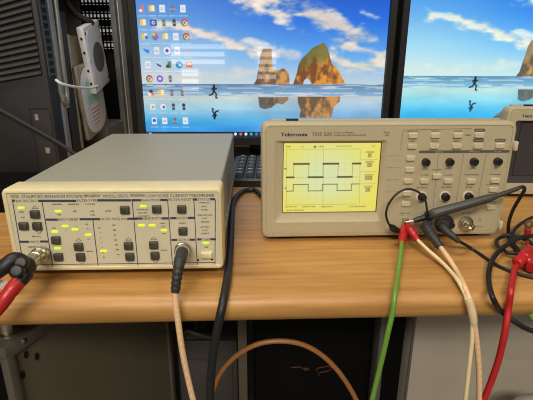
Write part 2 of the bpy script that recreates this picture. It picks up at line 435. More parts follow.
    small = [('NEG', (-0.0906, 0.0743)), ('ON', (-0.0904, 0.0685)), ('BIAS ADJ', (-0.0803, 0.048)), ('(PSEUDO)', (-0.0855, 0.0366)), ('HIGHPASS', (-0.0554, 0.0819)), ('BANDPASS', (-0.0388, 0.0818)), ('LOWPASS', (-0.0227, 0.0817)), ('6dB', (-0.0389, 0.0746)), ('12dB', (-0.0547, 0.0711)), ('6 dB', (-0.0223, 0.0745)), ('12 dB', (-0.0221, 0.0705)), ('NONE', (-0.0061, 0.0744)), ('POS', (-0.0615, 0.0567)), ('CAL', (-0.0603, 0.0389)), ('NEG', (-0.0625, 0.0205)), ('UNCAL', (-0.0295, 0.0309)), ('1', (-0.0393, 0.0586)), ('5', (-0.0496, 0.0551)), ('mA', (-0.0287, 0.0607)), ('uA', (-0.0288, 0.0559)), ('nA', (-0.0287, 0.0445)), ('LOW NOISE', (0.0275, 0.0755)), ('HIGH BW', (0.0276, 0.0721)), ('LOW DRIFT', (0.0279, 0.0686)), ('mA/V', (0.0465, 0.0607)), ('uA/V', (0.0469, 0.0572)), ('nA/V', (0.0473, 0.0496)), ('UNCAL', (0.0459, 0.0312)), ('INVERT', (0.0664, 0.0607)), ('LINE', (0.0891, 0.0342))]
    for s, c in small: bm = B(); letter(bm, s, c[0], c[1], .0015, None, Y, bold=.00008); obj('printed_word', bm, 'inkgrey', t, smooth=False)
    for i, (s, c) in enumerate([('OVERLOAD', (0.0895, 0.0823)), ('INPUT', (0.0894, 0.0783)), ('FILTER', (0.0892, 0.0749)), ('GPIB CONTROL', (0.0895, 0.0691)), ('BUSY', (0.0893, 0.0657)), ('REMOTE', (0.0892, 0.0618)), ('BATTERY', (0.0889, 0.0562)), ('LOW', (0.0888, 0.0527)), ('CHARGE', (0.0887, 0.0493))]):
        bm = B(); letter(bm, s, c[0], c[1], .0015, None, Y, bold=.00008); obj('printed_word', bm, 'inkgrey', t, smooth=False)
    cols = [[(-0.017, 0.0565), (-0.0169, 0.0512), (-0.0168, 0.0459), (-0.0166, 0.0405), (-0.0165, 0.0351), (-0.0164, 0.0296), (-0.0162, 0.0241)], [(-0.0024, 0.0593), (-0.0022, 0.054), (-0.002, 0.0487), (-0.0018, 0.0433), (-0.0016, 0.0379), (-0.0014, 0.0325), (-0.0012, 0.027)]]
    for col, tx in zip(cols, (('.03', '.1', '.3', '1', '3', '10', '30'), ('100', '300', '1k', '3k', '10k', '30k', '1M'))):
        for c, s in zip(col, tx): bm = B(); letter(bm, s, c[0], c[1], .0016, None, Y, bold=.0001); obj('printed_word', bm, 'inkgrey', t, smooth=False)
    # hatched blocks either side of the model number
    for a, b in [[(-0.0275, 0.0902), (-0.012, 0.0901)], [(0.0176, 0.0904), (0.0316, 0.0902)]]:
        n = 14; bm = B()
        for k in range(n): strip(bm, (a[0]+(b[0]-a[0])*k/n, a[1]-.0014), (a[0]+(b[0]-a[0])*k/n, a[1]+.0014), .0006, Y)
        obj('hatched_block', bm, 'inkgrey', t, smooth=False)
    bm = B(); c = (-0.0946, 0.0903)                     # maker's badge: outlined lozenge
    for k in range(24):
        a0, a1 = 2*PI*k/24, 2*PI*(k+1)/24
        strip(bm, (c[0]+.0039*math.cos(a0), c[1]+.0015*math.sin(a0)), (c[0]+.0039*math.cos(a1), c[1]+.0015*math.sin(a1)), .0005, Y)
    letter(bm, 'SRS', c[0], c[1], .0016, .005, Y)
    obj('maker_badge', bm, 'inkgrey', t, smooth=False)
    # square push buttons, some with arrow marks
    btn = [(-0.0774, 0.0721), (-0.0904, 0.0598), (-0.0772, 0.0596), (-0.0611, 0.0441), (-0.0612, 0.0256), (-0.0395, 0.0367), (-0.039, 0.0253), (0.0107, 0.0757), (0.0106, 0.0371), (0.0108, 0.0249), (0.042, 0.0762), (0.0667, 0.076), (0.0361, 0.0376), (0.0365, 0.0257), (0.0666, 0.0524)]
    for x, zz in btn:
        bm = B(); pad(bm, x, zz, .0088, .0080, .004, -.0022, .0008, .0008); obj('push_button', bm, 'button', t)
    bm = B()
    for x, zz, d in [(-0.0769, 0.0788, 1), (-0.0768, 0.0526, -1), (-0.0391, 0.0436, 1), (-0.039, 0.0183, -1), (0.0109, 0.0439, 1), (0.0106, 0.0182, -1), (0.0365, 0.0445, 1), (0.0364, 0.0185, -1)]:
        bm = B(); p = [(x-.003, zz-.0012*d), (x+.003, zz-.0012*d), (x, zz+.0018*d)]
        for a, b in zip(p, p[1:]+p[:1]): strip(bm, a, b, .0005, Y)
        obj('arrow_mark', bm, 'inkgrey', t, smooth=False)
    for x, zz in [(-0.0904, 0.0783), (-0.055, 0.0745), (-0.0505, 0.0587), (-0.0615, 0.0528), (-0.0615, 0.0345), (-0.0413, 0.055), (-0.0289, 0.049), (-0.0155, 0.031), (0.0287, 0.079), (0.0253, 0.0587), (0.036, 0.0586), (0.0474, 0.0531), (0.089, 0.0386)]:
        bm = B(); pad(bm, x, zz, .0068, .0026, .003, .0006, .0013, .0005); obj('green_indicator', bm, 'led', t)
    x, zz = (0.0894, 0.026)
    bm = B(); pad(bm, x, zz, .0120, .0072, .004, -.003, .001, .001); obj('power_switch', bm, 'cream', t)
    bm = B()
    for x, zz in [(0.0802, 0.0196), (0.0947, 0.02)]: patch(bm, [(x-.0012, zz-.001), (x+.0012, zz-.001), (x+.0012, zz+.001), (x-.0012, zz+.001)], Y)
    obj('index_marks', bm, 'black', t, smooth=False)
    for x, zz in [(-0.0918, 0.0484), (-0.0737, 0.0374)]:
        bm = B(); lathe(bm, (x, .004, zz), (0, -1, 0), [(.0012, 0), (.0012, .0026)], 12); obj('adjustment_hole', bm, 'black', t)
    for nm, (x, zz) in zip(('input_socket', 'output_socket'), [(-0.0781, 0.0286), (0.0653, 0.0322)]):
        bm = B(); lathe(bm, (x, .004, zz), (0, -1, 0), [(.0085, 0), (.0085, .0035), (.0062, .004), (.0062, .006), (.0048, .0062), (.0048, .014)], 22); obj(nm, bm, 'silver', t)
    for x in (-.09, .09):
        for y in (.03, .31):
            bm = B(); lathe(bm, (x, y, .0115), (0, 0, -1), [(.008, 0), (.007, .0115)], 14); obj('foot', bm, 'black', t)
    return t
preamp()

# ------------------------------------------------------------------ digital oscilloscopes
LX0, LX1, LZ0, LZ1 = -.1252, -.0098, .0380, .1236       # display opening
def scope(on):
    t = thing('oscilloscope', '', 'oscilloscope')
    # rear case
    bm = B(); rring(bm, [(-.1500, .1500, .0075, .1475, .009, .016), (-.146, .146, .0075, .1450, .009, .030), (-.122, .122, .0075, .126, .012, .112),
                         (-.116, .116, .012, .120, .012, .118)], True, True)
    obj('rear_case', bm, 'scopeside', t)
    # front bezel with a sunk opening for the display
    bm = B()
    rring(bm, [(-.149, .149, .0066, .1480, .009, .022), (-.1525, .1525, .0052, .1492, .009, .020), (-.1525, .1525, .0052, .1492, .009, .004),
               (-.1510, .1510, .0064, .1480, .008, .0010), (-.1485, .1485, .0090, .1460, .007, 0),
               (-.1472, .1472, .0100, .1450, .006, 0), (-.1470, .1470, .0102, .1448, .006, .0006), (-.1462, .1462, .0110, .1440, .006, .0006), (-.1460, .1460, .0112, .1438, .006, 0),
               ], False, False)
    # flat front face around the opening: loft from its outline to the opening outline
    loft(bm, [[(x, 0, zz) for x, zz in rrect(-.1460, .1460, .0112, .1438, .006)], [(x, 0, zz) for x, zz in rrect(-.1372, -.0030, .0256, .1280, .003)]])
    obj('front_panel', bm, 'scope', t)
    bm = B()
    rring(bm, [(-.1372, -.0030, .0256, .1280, .003, 0), (-.1360, -.0040, .0268, .1270, .003, .0006), (-.1290, -.0070, .0352, .1262, .002, .0040), (LX0-.0013, LX1+.0015, LZ0-.0013, LZ1+.0011, .001, .0042)])
    obj('display_frame', bm, 'scope' if on else 'lcdoff', t)
    bm = B(); rring(bm, [(LX0-.0014, LX1+.0016, LZ0-.0014, LZ1+.0012, .001, .0041), (LX0, LX1, LZ0, LZ1, .001, .0054)]); obj('display_edge', bm, 'edgebrown' if on else 'void', t)
    if on:
        cv = Canvas(LX0-.0005, LX1+.0005, LZ0-.0005, LZ1+.0005, .0006)
        u = (cv.X-LX0)/(LX1-LX0); v = (cv.Z-LZ0)/(LZ1-LZ0)
        cv.a[:] = (236, 226, 112)
        cv.mix(sst(1., .15, np.hypot((u-.45)/.62, (v-.52)/.66)), (220, 229, 172))
        cv.mix(.25*sst(.3, 0, v), (226, 206, 80)); cv.mix(.35*sst(.85, 1, u), (240, 222, 84))
        dk = (92, 78, 52); gr = (172, 166, 92)
        g = [(-0.1225, 0.1167), (-0.0338, 0.1164), (-0.0302, 0.0466), (-0.1211, 0.0471)]
        for k in range(11):
            s = k/10; a = (g[0][0]+(g[1][0]-g[0][0])*s, g[0][1]); b = (g[3][0]+(g[2][0]-g[3][0])*s, g[3][1])
            cv.line([a, b], .0006, gr, .7 if k in (0, 5, 10) else .12)
        for k in range(9):
            s = k/8; zz = g[0][1]+(g[3][1]-g[0][1])*s
            cv.line([(g[0][0], zz), (g[1][0], zz)], .0006, gr, .7 if k in (0, 4, 8) else .1)
        lo = [(-0.1213, 0.0822), (-0.1131, 0.0822)]; ed = [-0.1215, -0.1132, -0.095, -0.0775, -0.0592, -0.0416, -0.0323]
        zh, zl = 0.0988, 0.0822; ch, cl = 0.0731, 0.0648
        for k in range(6):
            a = ed[k]; b = ed[k+1]
            zz = zl if k % 2 == 0 else zh
            cv.line([(a, zz), (b, zz)], .0023, dk, .95)
            z2 = cl if k % 2 == 0 else ch; cv.line([(a, z2), (b, z2)], .0010, dk, .9)
            if k:
                cv.line([(a, zl), (a, zh)], .0006, dk, .5); cv.line([(a, cl), (a, ch)], .0009, dk, .8)
        for k, (x, zz) in enumerate([(-0.0217, 0.109), (-0.0214, 0.0969), (-0.0211, 0.0806), (-0.0208, 0.0656)]):
            cv.rect(x-.0052, x+.0052, zz+.0028, zz+.0050, dk, .35); w = (.003, .0045, .0075, .0042)[k]
            cv.rect(x-w/2-.0008, x+w/2+.0008, zz-.0026, zz+.0023, dk, .55)
            for q in range(3): cv.rect(x-w/2+q*w/3, x-w/2+(q+.55)*w/3, zz-.0016, zz+.0008, (226, 214, 104), .7)
        for y0 in [0.1035, 0.0885, 0.0733]: cv.line([(LX1-.0225, y0), (LX1-.002, y0)], .0005, gr, .8)
        def words(x0, x1, zz, h=.0018, al=.6):
            x = x0; rs = random.Random(int(zz*1e5))
            while x < x1:
                w = .0009+.0008*rs.random(); cv.rect(x, x+w, zz-h/2*rs.uniform(.5, 1), zz+h/2, dk, al*rs.uniform(.6, 1)); x += w+.0006
        for a, b in [[(-0.1235, 0.1198), (-0.1175, 0.1198)], [(-0.105, 0.1197), (-0.1026, 0.1197)], [(-0.0847, 0.1198), (-0.0775, 0.1198)], [(-0.063, 0.12), (-0.0437, 0.1198)], [(-0.0208, 0.12), (-0.0171, 0.1199)], [(-0.1223, 0.0445), (-0.1092, 0.0444)], [(-0.1017, 0.0443), (-0.0867, 0.0441)], [(-0.0779, 0.044), (-0.0641, 0.0438)], [(-0.0427, 0.0437), (-0.0212, 0.0434)], [(-0.1222, 0.0395), (-0.099, 0.0392)]]:
            words(a[0], b[0], a[1])
        x, zz = (-0.0885, 0.1196); cv.rect(x-.0012, x+.0012, zz-.0011, zz+.0011, dk, .9)
        for x, zz in [(-0.1234, 0.0931), (-0.123, 0.0686)]: cv.rect(x-.001, x+.0012, zz-.0008, zz+.0008, dk, .8)
        cv.build('display', t, 'lcd', .0050)
    else:
        bm = B(); rring(bm, [(LX0, LX1, LZ0, LZ1, .001, .008), (LX0, LX1, LZ0, LZ1, .001, .0050)], True, True); obj('display', bm, 'lcdoff', t)
    # printing
    bm = B(); Y = -.0002
    lg = (-0.1141, 0.1353); letter(bm, 'Tektronix', lg[0], lg[1], .0044, .0315, Y, bold=.0003); obj('maker_lettering', bm, 'navy', t, smooth=False)
    bm = B()
    c = (-0.0818, 0.1356); letter(bm, 'TDS 220', c[0], c[1], .0040, .0240, Y, bold=.0001); obj('model_lettering', bm, 'inkgrey', t, smooth=False)
    for s, c, w in [('TWO CHANNEL', (-0.0557, 0.1371), 0.024), ('DIGITAL REAL-TIME OSCILLOSCOPE', (-0.0484, 0.134), 0.038), ('100 MHz', (-0.005, 0.1371), 0.0075), ('1 GS/s', (-0.005, 0.1341), 0.0065)]: bm = B(); letter(bm, s, c[0], c[1], .0017, w, Y, bold=.0001); obj('printed_word', bm, 'inkgrey', t, smooth=False)
    tiny = [('SAVE/RECALL', (0.0256, 0.1384), 0.0015), ('MEASURE', (0.0527, 0.1385), 0.0015), ('ACQUIRE', (0.0799, 0.1384), 0.0015), ('UTILITY', (0.0261, 0.1265), 0.0015), ('CURSOR', (0.0535, 0.1264), 0.0015), ('DISPLAY', (0.0805, 0.1265), 0.0015), ('MENUS', (0.0929, 0.1336), 0.0015), ('POSITION', (0.0454, 0.0924), 0.0013), ('POSITION', (0.0749, 0.0927), 0.0013), ('POSITION', (0.1046, 0.0928), 0.0012), ('LEVEL', (0.1339, 0.0926), 0.0014), ('MATH MENU', (0.061, 0.0915), 0.0013), ('CH 1 MENU', (0.0457, 0.0851), 0.0013), ('CH 2 MENU', (0.0756, 0.0848), 0.0013), ('HORIZONTAL MENU', (0.1044, 0.085), 0.0013), ('TRIGGER MENU', (0.1339, 0.0851), 0.0013), ('VOLTS/DIV', (0.0446, 0.0692), 0.0018), ('VOLTS/DIV', (0.0755, 0.0694), 0.0018), ('SEC/DIV', (0.1035, 0.0691), 0.0016), ('SET LEVEL TO 50%', (0.133, 0.0723), 0.0013), ('FORCE TRIGGER', (0.1345, 0.0589), 0.0013), ('TRIGGER VIEW', (0.1345, 0.0495), 0.0013), ('PROBE COMP', (0.0273, 0.036), 0.0015), ('CH 1', (0.0501, 0.0347), 0.0016), ('CH 2', (0.0777, 0.0343), 0.0016), ('EXT TRIG', (0.1058, 0.035), 0.0018), ('300V CAT II', (0.1246, 0.0168), 0.0012), ('5V', (0.0236, 0.033), 0.0012)]
    for s, c, h in tiny: bm = B(); letter(bm, s, c[0], c[1], h*1.08, None, Y, bold=.0001); obj('printed_word', bm, 'inkgrey', t, smooth=False)
    bm = B()
    for a, b in [[(0.06, 0.1103), (0.062, 0.0359)], [(0.0908, 0.1114), (0.0898, 0.0355)], [(0.1191, 0.1112), (0.1161, 0.0345)], [(0.0143, 0.1399), (0.0134, 0.1161)], [(0.0143, 0.1399), (0.0963, 0.1413)]]: strip(bm, a, b, .0005, Y)
    for x, zz in [(0.0763, 0.06)]: pass
    p = [(0.1228, 0.025), (0.1256, 0.025), (0.1235, 0.0293)]
    for a, b in zip(p, p[1:]+p[:1]): strip(bm, a, b, .0004, Y)
    obj('panel_rules', bm, 'inkgrey', t, smooth=False)
    bm = B()
    for a, b in [[(-0.0078, 0.1104), (0.0144, 0.1099)], [(-0.0063, 0.0952), (0.0152, 0.0947)], [(-0.0047, 0.0803), (0.0159, 0.0797)], [(-0.0032, 0.0653), (0.0166, 0.0647)], [(-0.0017, 0.0514), (0.0173, 0.0507)]]: box(bm, a[0]+.004, b[0], -.0004, .0003, a[1]-.0003, a[1]+.0003)
    for a, b in [[(0.0174, 0.1124), (0.046, 0.1123)]]: pass
    obj('softkey_ribs', bm, 'scopeside', t, smooth=False)
    bm = B()
    a, b = [(0.0361, 0.1137), (0.1467, 0.1136)]; rring(bm, [(a[0], b[0], a[1]-.0016, a[1]+.0016, .0015, 0), (a[0], b[0], a[1]-.0016, a[1]+.0016, .0015, Y)], False, True)
    for x, zz in [(0.1061, 0.1393), (0.1065, 0.1273), (0.1331, 0.1272)]: rring(bm, [(x-.0066, x+.0066, zz-.0019, zz+.0019, .0018, 0), (x-.0066, x+.0066, zz-.0019, zz+.0019, .0018, Y)], False, True)
    obj('dark_name_bars', bm, 'bargrey', t, smooth=False)
    for s, c in [('VERTICAL', (0.0604, 0.1135)), ('HORIZONTAL', (0.1039, 0.1136)), ('TRIGGER', (0.1322, 0.1136)), ('AUTOSET', (0.1061, 0.1393)), ('HARDCOPY', (0.1065, 0.1273)), ('RUN/STOP', (0.1331, 0.1272))]: bm = B(); letter(bm, s, c[0], c[1], .0015, None, -.0004); obj('pale_word', bm, 'key', t, smooth=False)
    for x, zz in [(0.0262, 0.1334), (0.0531, 0.1335), (0.0802, 0.1335), (0.1061, 0.1336), (0.0266, 0.1207), (0.0534, 0.1207), (0.0807, 0.1207), (0.1068, 0.1206), (0.1335, 0.1207), (0.0265, 0.1063), (0.0268, 0.0921), (0.0265, 0.078), (0.0262, 0.0624), (0.0267, 0.0488), (0.0466, 0.0777), (0.061, 0.0838), (0.0762, 0.0775), (0.1051, 0.0771), (0.1348, 0.0776), (0.1345, 0.0661), (0.1349, 0.0432)]:
        bm = B(); pad(bm, x, zz, .0108, .0064, .002, -.0030, .0012, .0007); obj('button', bm, 'key', t)
    def knob(x, zz, r):
        bm = B(); lathe(bm, (x, .001, zz), (0, -1, 0), [(r*1.04, 0), (r*1.04, .002), (r, .0025), (r*.95, .0066), (r*.84, .0074), (r*.5, .0075)], 24)
        box(bm, x-.0005, x+.0005, -.0072, -.0064, zz+r*.2, zz+r*.8)
        obj('knob', bm, 'black', t)
    for x, zz in [(0.0452, 0.1014), (0.0744, 0.1015), (0.1042, 0.1016), (0.1335, 0.1016)]: knob(x, zz, .0046)
    for x, zz in [(0.0453, 0.0576), (0.0747, 0.0576), (0.1041, 0.0576)]:
        bm = B(); lathe(bm, (x, .001, zz), (0, -1, 0), [(.0072, 0), (.0070, .0018), (.0058, .0020)], 26); obj('knob_ring', bm, 'ring', t)
        knob(x, zz, .0050)
    for x, zz in [(0.0525, 0.0246), (0.0808, 0.0242), (0.106, 0.0218)]:
        bm = B(); lathe(bm, (x, .002, zz), (0, -1, 0), [(.0095, 0), (.0095, .004), (.0066, .0045), (.0064, .007), (.0048, .0075), (.0048, .017), (.0035, .0172), (.0032, .012)], 24)
        lathe(bm, (x-.0045, -.012, zz), (-1, 0, 0), [(.001, 0), (.001, .0022)], 8); obj('coaxial_socket', bm, 'silver', t)
    for x, zz in [(0.0253, 0.0237), (0.0301, 0.0236)]:
        bm = B(); box(bm, x-.0014, x+.0014, -.008, .002, zz-.006, zz+.006, .0006); obj('probe_terminal', bm, 'silver', t)
    for x, zz in [(0.1518, 0.1206), (0.1508, 0.0192)]:
        bm = B(); box(bm, x-.002, x+.0022, -.0045, .004, zz-.0055, zz+.0055, .001); obj('side_clip', bm, 'key', t)
    # carrying handle folded on the top, feet
    bm = B(); box(bm, -.142, .138, .0135, .0205, .1470, .1512, .0012)
    obj('carrying_handle', bm, 'scopeside', t)
    bm = B(); x0, x1 = [-0.1228, -0.1083]; box(bm, x0, x1, .012, .0145, .1490, .1518); obj('handle_grip', bm, 'black', t)
    for x in (-.12, .12):
        for y in (.02, .10):
            bm = B(); box(bm, x-.012, x+.012, y-.008, y+.008, 0, .009, .001); obj('foot', bm, 'boot', t)
    return t
s1 = scope(True); s1.location = (0.1461, 0.5077, Z0); s1.rotation_euler = (0, 0, 0.0446)
s1['label'] = 'cream oscilloscope with a glowing yellow display showing two square waves'; s1['group'] = 'benchtop oscilloscopes'
s2 = scope(False); a2 = -.03
s2.location = (.3795+.1525*math.cos(a2), .690+.1525*math.sin(a2), Z0); s2.rotation_euler = (0, 0, a2)
s2['label'] = 'switched-off cream oscilloscope with a dark display, half cut off behind the lit one'; s2['group'] = 'benchtop oscilloscopes'

# ------------------------------------------------------------------ monitors
MX0, MX1, MZ0, MZ1 = -.2663, .2490, .0575, .3795         # left picture area on the plane y = .956
def paint(cv, cyan):
    X, Z = cv.X, cv.Z
    u = (X-MX0)/(MX1-MX0); zh = .1690                    # sea horizon
    t = np.clip((Z-zh)/.19, 0, 1)[..., None]
    # sky
    cL = np.array([(204, 216, 222), (160, 198, 226), (104, 160, 222), (66, 124, 208)], float)
    cR = np.array([(176, 208, 232), (96, 166, 236), (36, 112, 222), (20, 82, 196)], float)
    def ramp(cs, t):
        k = np.clip(t*3, 0, 2.9999); i = k.astype(int)[..., 0]; f = k-i[..., None]; return cs[i]*(1-f)+cs[i+1]*f
    m = sst(0, .75, u)[..., None]
    sky = ramp(cL, t)*(1-m)+ramp(cR, t)*m
    cv.a[:] = sky
    # clouds: soft noise inside a few drifting bands
    n = fbm(X*26+Z*8, Z*62, 3, 5); n2 = fbm(X*60, Z*120, 11, 4)
    def band(p, wid, amt, thr, col):
        d = np.full(X.shape, 9.)
        for (xa, za), (xb, zb) in zip(p, p[1:]):
            dx, dz = xb-xa, zb-za; s = np.clip(((X-xa)*dx+(Z-za)*dz)/(dx*dx+dz*dz), 0, 1)
            d = np.minimum(d, np.hypot((X-xa-s*dx)*.7, Z-za-s*dz))
        k = np.clip(1-d/wid, 0, 1)
        mm_ = sst(thr+.02, thr+.42, n*.72+n2*.28+k*.55-.28)*sst(0, .3, k)*amt*(Z > zh)
        shade = (n2*.5+n*.5-.5)[..., None]*70
        cv.a += (np.array(col, float)+shade-cv.a)*mm_[..., None]
    cream = (240, 222, 206)
    band([(-0.2199, 0.2882), (-0.169, 0.2807), (-0.1077, 0.2654), (-0.0562, 0.244), (0.0065, 0.2324)], .022, .95, .36, (236, 218, 206))
    band([(-0.0344, 0.3448), (0.0364, 0.3265), (0.0979, 0.308), (0.1609, 0.2777), (0.1763, 0.2623)], .050, .9, .40, (226, 208, 194))
    band([(-0.0706, 0.3484), (-0.0103, 0.3301), (0.047, 0.3003)], .030, .85, .40, cream)
    band([(-0.0353, 0.2539), (0.0022, 0.2383), (0.0589, 0.2285)], .018, .8, .40, (196, 200, 210))
    band([(0.1431, 0.2228), (0.1799, 0.2068), (0.2471, 0.211)], .026, .9, .40, (240, 222, 196))
    band([(0.1627, 0.2466), (0.2475, 0.231)], .018, .8, .42, (230, 216, 200))
    band([(0.1936, 0.312), (0.223, 0.3008)], .013, .8, .42, (220, 218, 220))
    band([(-0.2592, 0.1873), (-0.1424, 0.1836), (-0.0358, 0.1941)], .020, .55, .45, (226, 214, 204))
    cv.mix(.35*sst(.06, 0, Z-zh)*(Z > zh), (216, 214, 206))
    # sea
    zs = 0.1444
    sea = (Z <= zh) & (Z > zs); f = np.clip((zh-Z)/(zh-zs), 0, 1)
    wv = fbm(X*22, Z*300, 21, 4)
    base = np.array((92, 130, 172))*(1-f[..., None])+np.array((140, 180, 212))*f[..., None]
    foam = .75*sst(.56, .78, wv+.10*np.sin(f*9))[..., None]
    col = base*(1-foam)+np.array((222, 226, 226))*foam
    cv.a = np.where(sea[..., None], col, cv.a)
    for zz, al in ((0.1601, .5), (0.1507, .55)):
        cv.mix(al*sst(.0022, .0004, np.abs(Z-zz-.002*(fbm(X*30, Z*0, 5, 3)-.5)))*sst(.35, .6, fbm(X*40, Z*80, 33, 3)), (232, 232, 228))
    # wet sand
    g = np.clip((zs-Z)/(zs-MZ0), 0, 1)[..., None]
    sandL = np.array([(196, 208, 206), (150, 200, 222), (70, 168, 226), (44, 140, 220)], float)
    sandR = np.array([(190, 206, 214), (150, 190, 222), (96, 166, 226), (60, 140, 216)], float)
    ms = sst(.25, .9, u)[..., None]
    sand = ramp(sandL, g)*(1-ms)+ramp(sandR, g)*ms
    sand += ((fbm(X*14, Z*46, 41, 4)-.5)*46)[..., None]
    cv.a = np.where((Z <= zs)[..., None], sand, cv.a)
    cv.mix(.5*sst(.004, .0, np.abs(Z-zs))*(Z <= zs+.001), (206, 196, 182))
    # reflections in the sand
    def rock(p, cols, seed, refl):
        xs = [q[0] for q in p]; zs_ = [q[1] for q in p]; i, j = cv.win(min(xs), max(xs), min(zs_), max(zs_)); x, zz = X[i, j], Z[i, j]
        mk = cv.polymask(list(p), x, zz)
        n = fbm(x*90, zz*60, seed, 5); h = (zz-min(zs_))/(max(zs_)-min(zs_)); w = (x-min(xs))/(max(xs)-min(xs))
        lit, dark, moss = [np.array(c, float) for c in cols]
        c = dark+(lit-dark)*(sst(.35, .65, n*.8+w*.35-.1)[..., None])
        if not refl: c = c+(moss-c)*(sst(.45, .8, h*.9+n*.5-w*.35)*.8)[..., None]
        cv.a[i, j] += (c-cv.a[i, j])*(mk*(.85 if refl else 1))[..., None]
    main = [(0.0564, 0.1695), (0.0635, 0.1922), (0.0671, 0.2113), (0.0737, 0.2217), (0.0836, 0.2308), (0.0948, 0.2424), (0.1054, 0.2475), (0.1187, 0.2539), (0.1259, 0.2437), (0.1323, 0.2245), (0.137, 0.2115), (0.1455, 0.2049), (0.1537, 0.1944), (0.1605, 0.1825), (0.1682, 0.1705), (0.096, 0.1683), (0.0915, 0.1783), (0.0845, 0.1823), (0.0791, 0.1769), (0.0772, 0.1689)]
    rock(main, ((226, 150, 66), (122, 76, 40), (104, 112, 58)), 51, False)
    rk2 = [(-0.0284, 0.1686), (-0.0221, 0.178), (-0.0179, 0.2019), (-0.0137, 0.2292), (-0.0082, 0.2408), (0.0094, 0.2409), (0.0124, 0.2006), (0.0248, 0.198), (0.0357, 0.202), (0.0455, 0.1928), (0.0486, 0.1782), (0.0481, 0.1688)]
    rock(rk2, ((208, 152, 92), (106, 82, 64), (156, 128, 94)), 61, False)
    rock([(-0.0187, 0.1422), (0.0465, 0.1424), (0.0466, 0.1362), (0.0341, 0.1265), (0.0228, 0.1293), (0.0087, 0.1195), (-0.0054, 0.1167), (-0.0153, 0.1208)], ((150, 112, 78), (84, 72, 66), (0, 0, 0)), 71, True)
    rock([(0.0661, 0.1431), (0.1585, 0.144), (0.1577, 0.1338), (0.1456, 0.1213), (0.1411, 0.0989), (0.0714, 0.0987), (0.0738, 0.1155), (0.0678, 0.1294)], ((216, 142, 66), (104, 72, 46), (0, 0, 0)), 81, True)
    # the runner and the mirrored runner
    dk = (34, 30, 36)
    def man(f):
        cv.disc(*f(0, 8.3), .0021, .0024, dk)
        cv.line([f(0, 6.8), f(-.3, 2.2)], .0050, dk)
        cv.line([f(-.2, 6.2), f(-2.3, 4.8), f(-2.2, 3.6)], .0023, dk); cv.line([f(.2, 6.2), f(1.8, 4.6), f(2.6, 5.2)], .0023, dk)
        cv.line([f(-.3, 2.4), f(-2.0, -.6), f(-5.0, -1.6)], .0029, dk); cv.line([f(0, 2.4), f(2.0, -.4), f(1.6, -4.0), f(3.0, -4.4)], .0029, dk)
    cx, cz = (-0.1131, 0.1492)
    man(lambda a, b: (cx+a*.0021, cz+b*.0021))
    rx, rz = (-0.1151, 0.1102)
    man(lambda a, b: (rx-a*.0021*.8+.001, rz-b*.0019*.85))
    if cyan:
        cv.a[:] = cv.a*np.array((1.02, 1.08, 1.04))+np.array((0, 6, 8))
        cv.mix(.35*sst(.168, .06, Z), (40, 190, 246)); cv.mix(.25*sst(.25, .36, Z), (60, 160, 240))

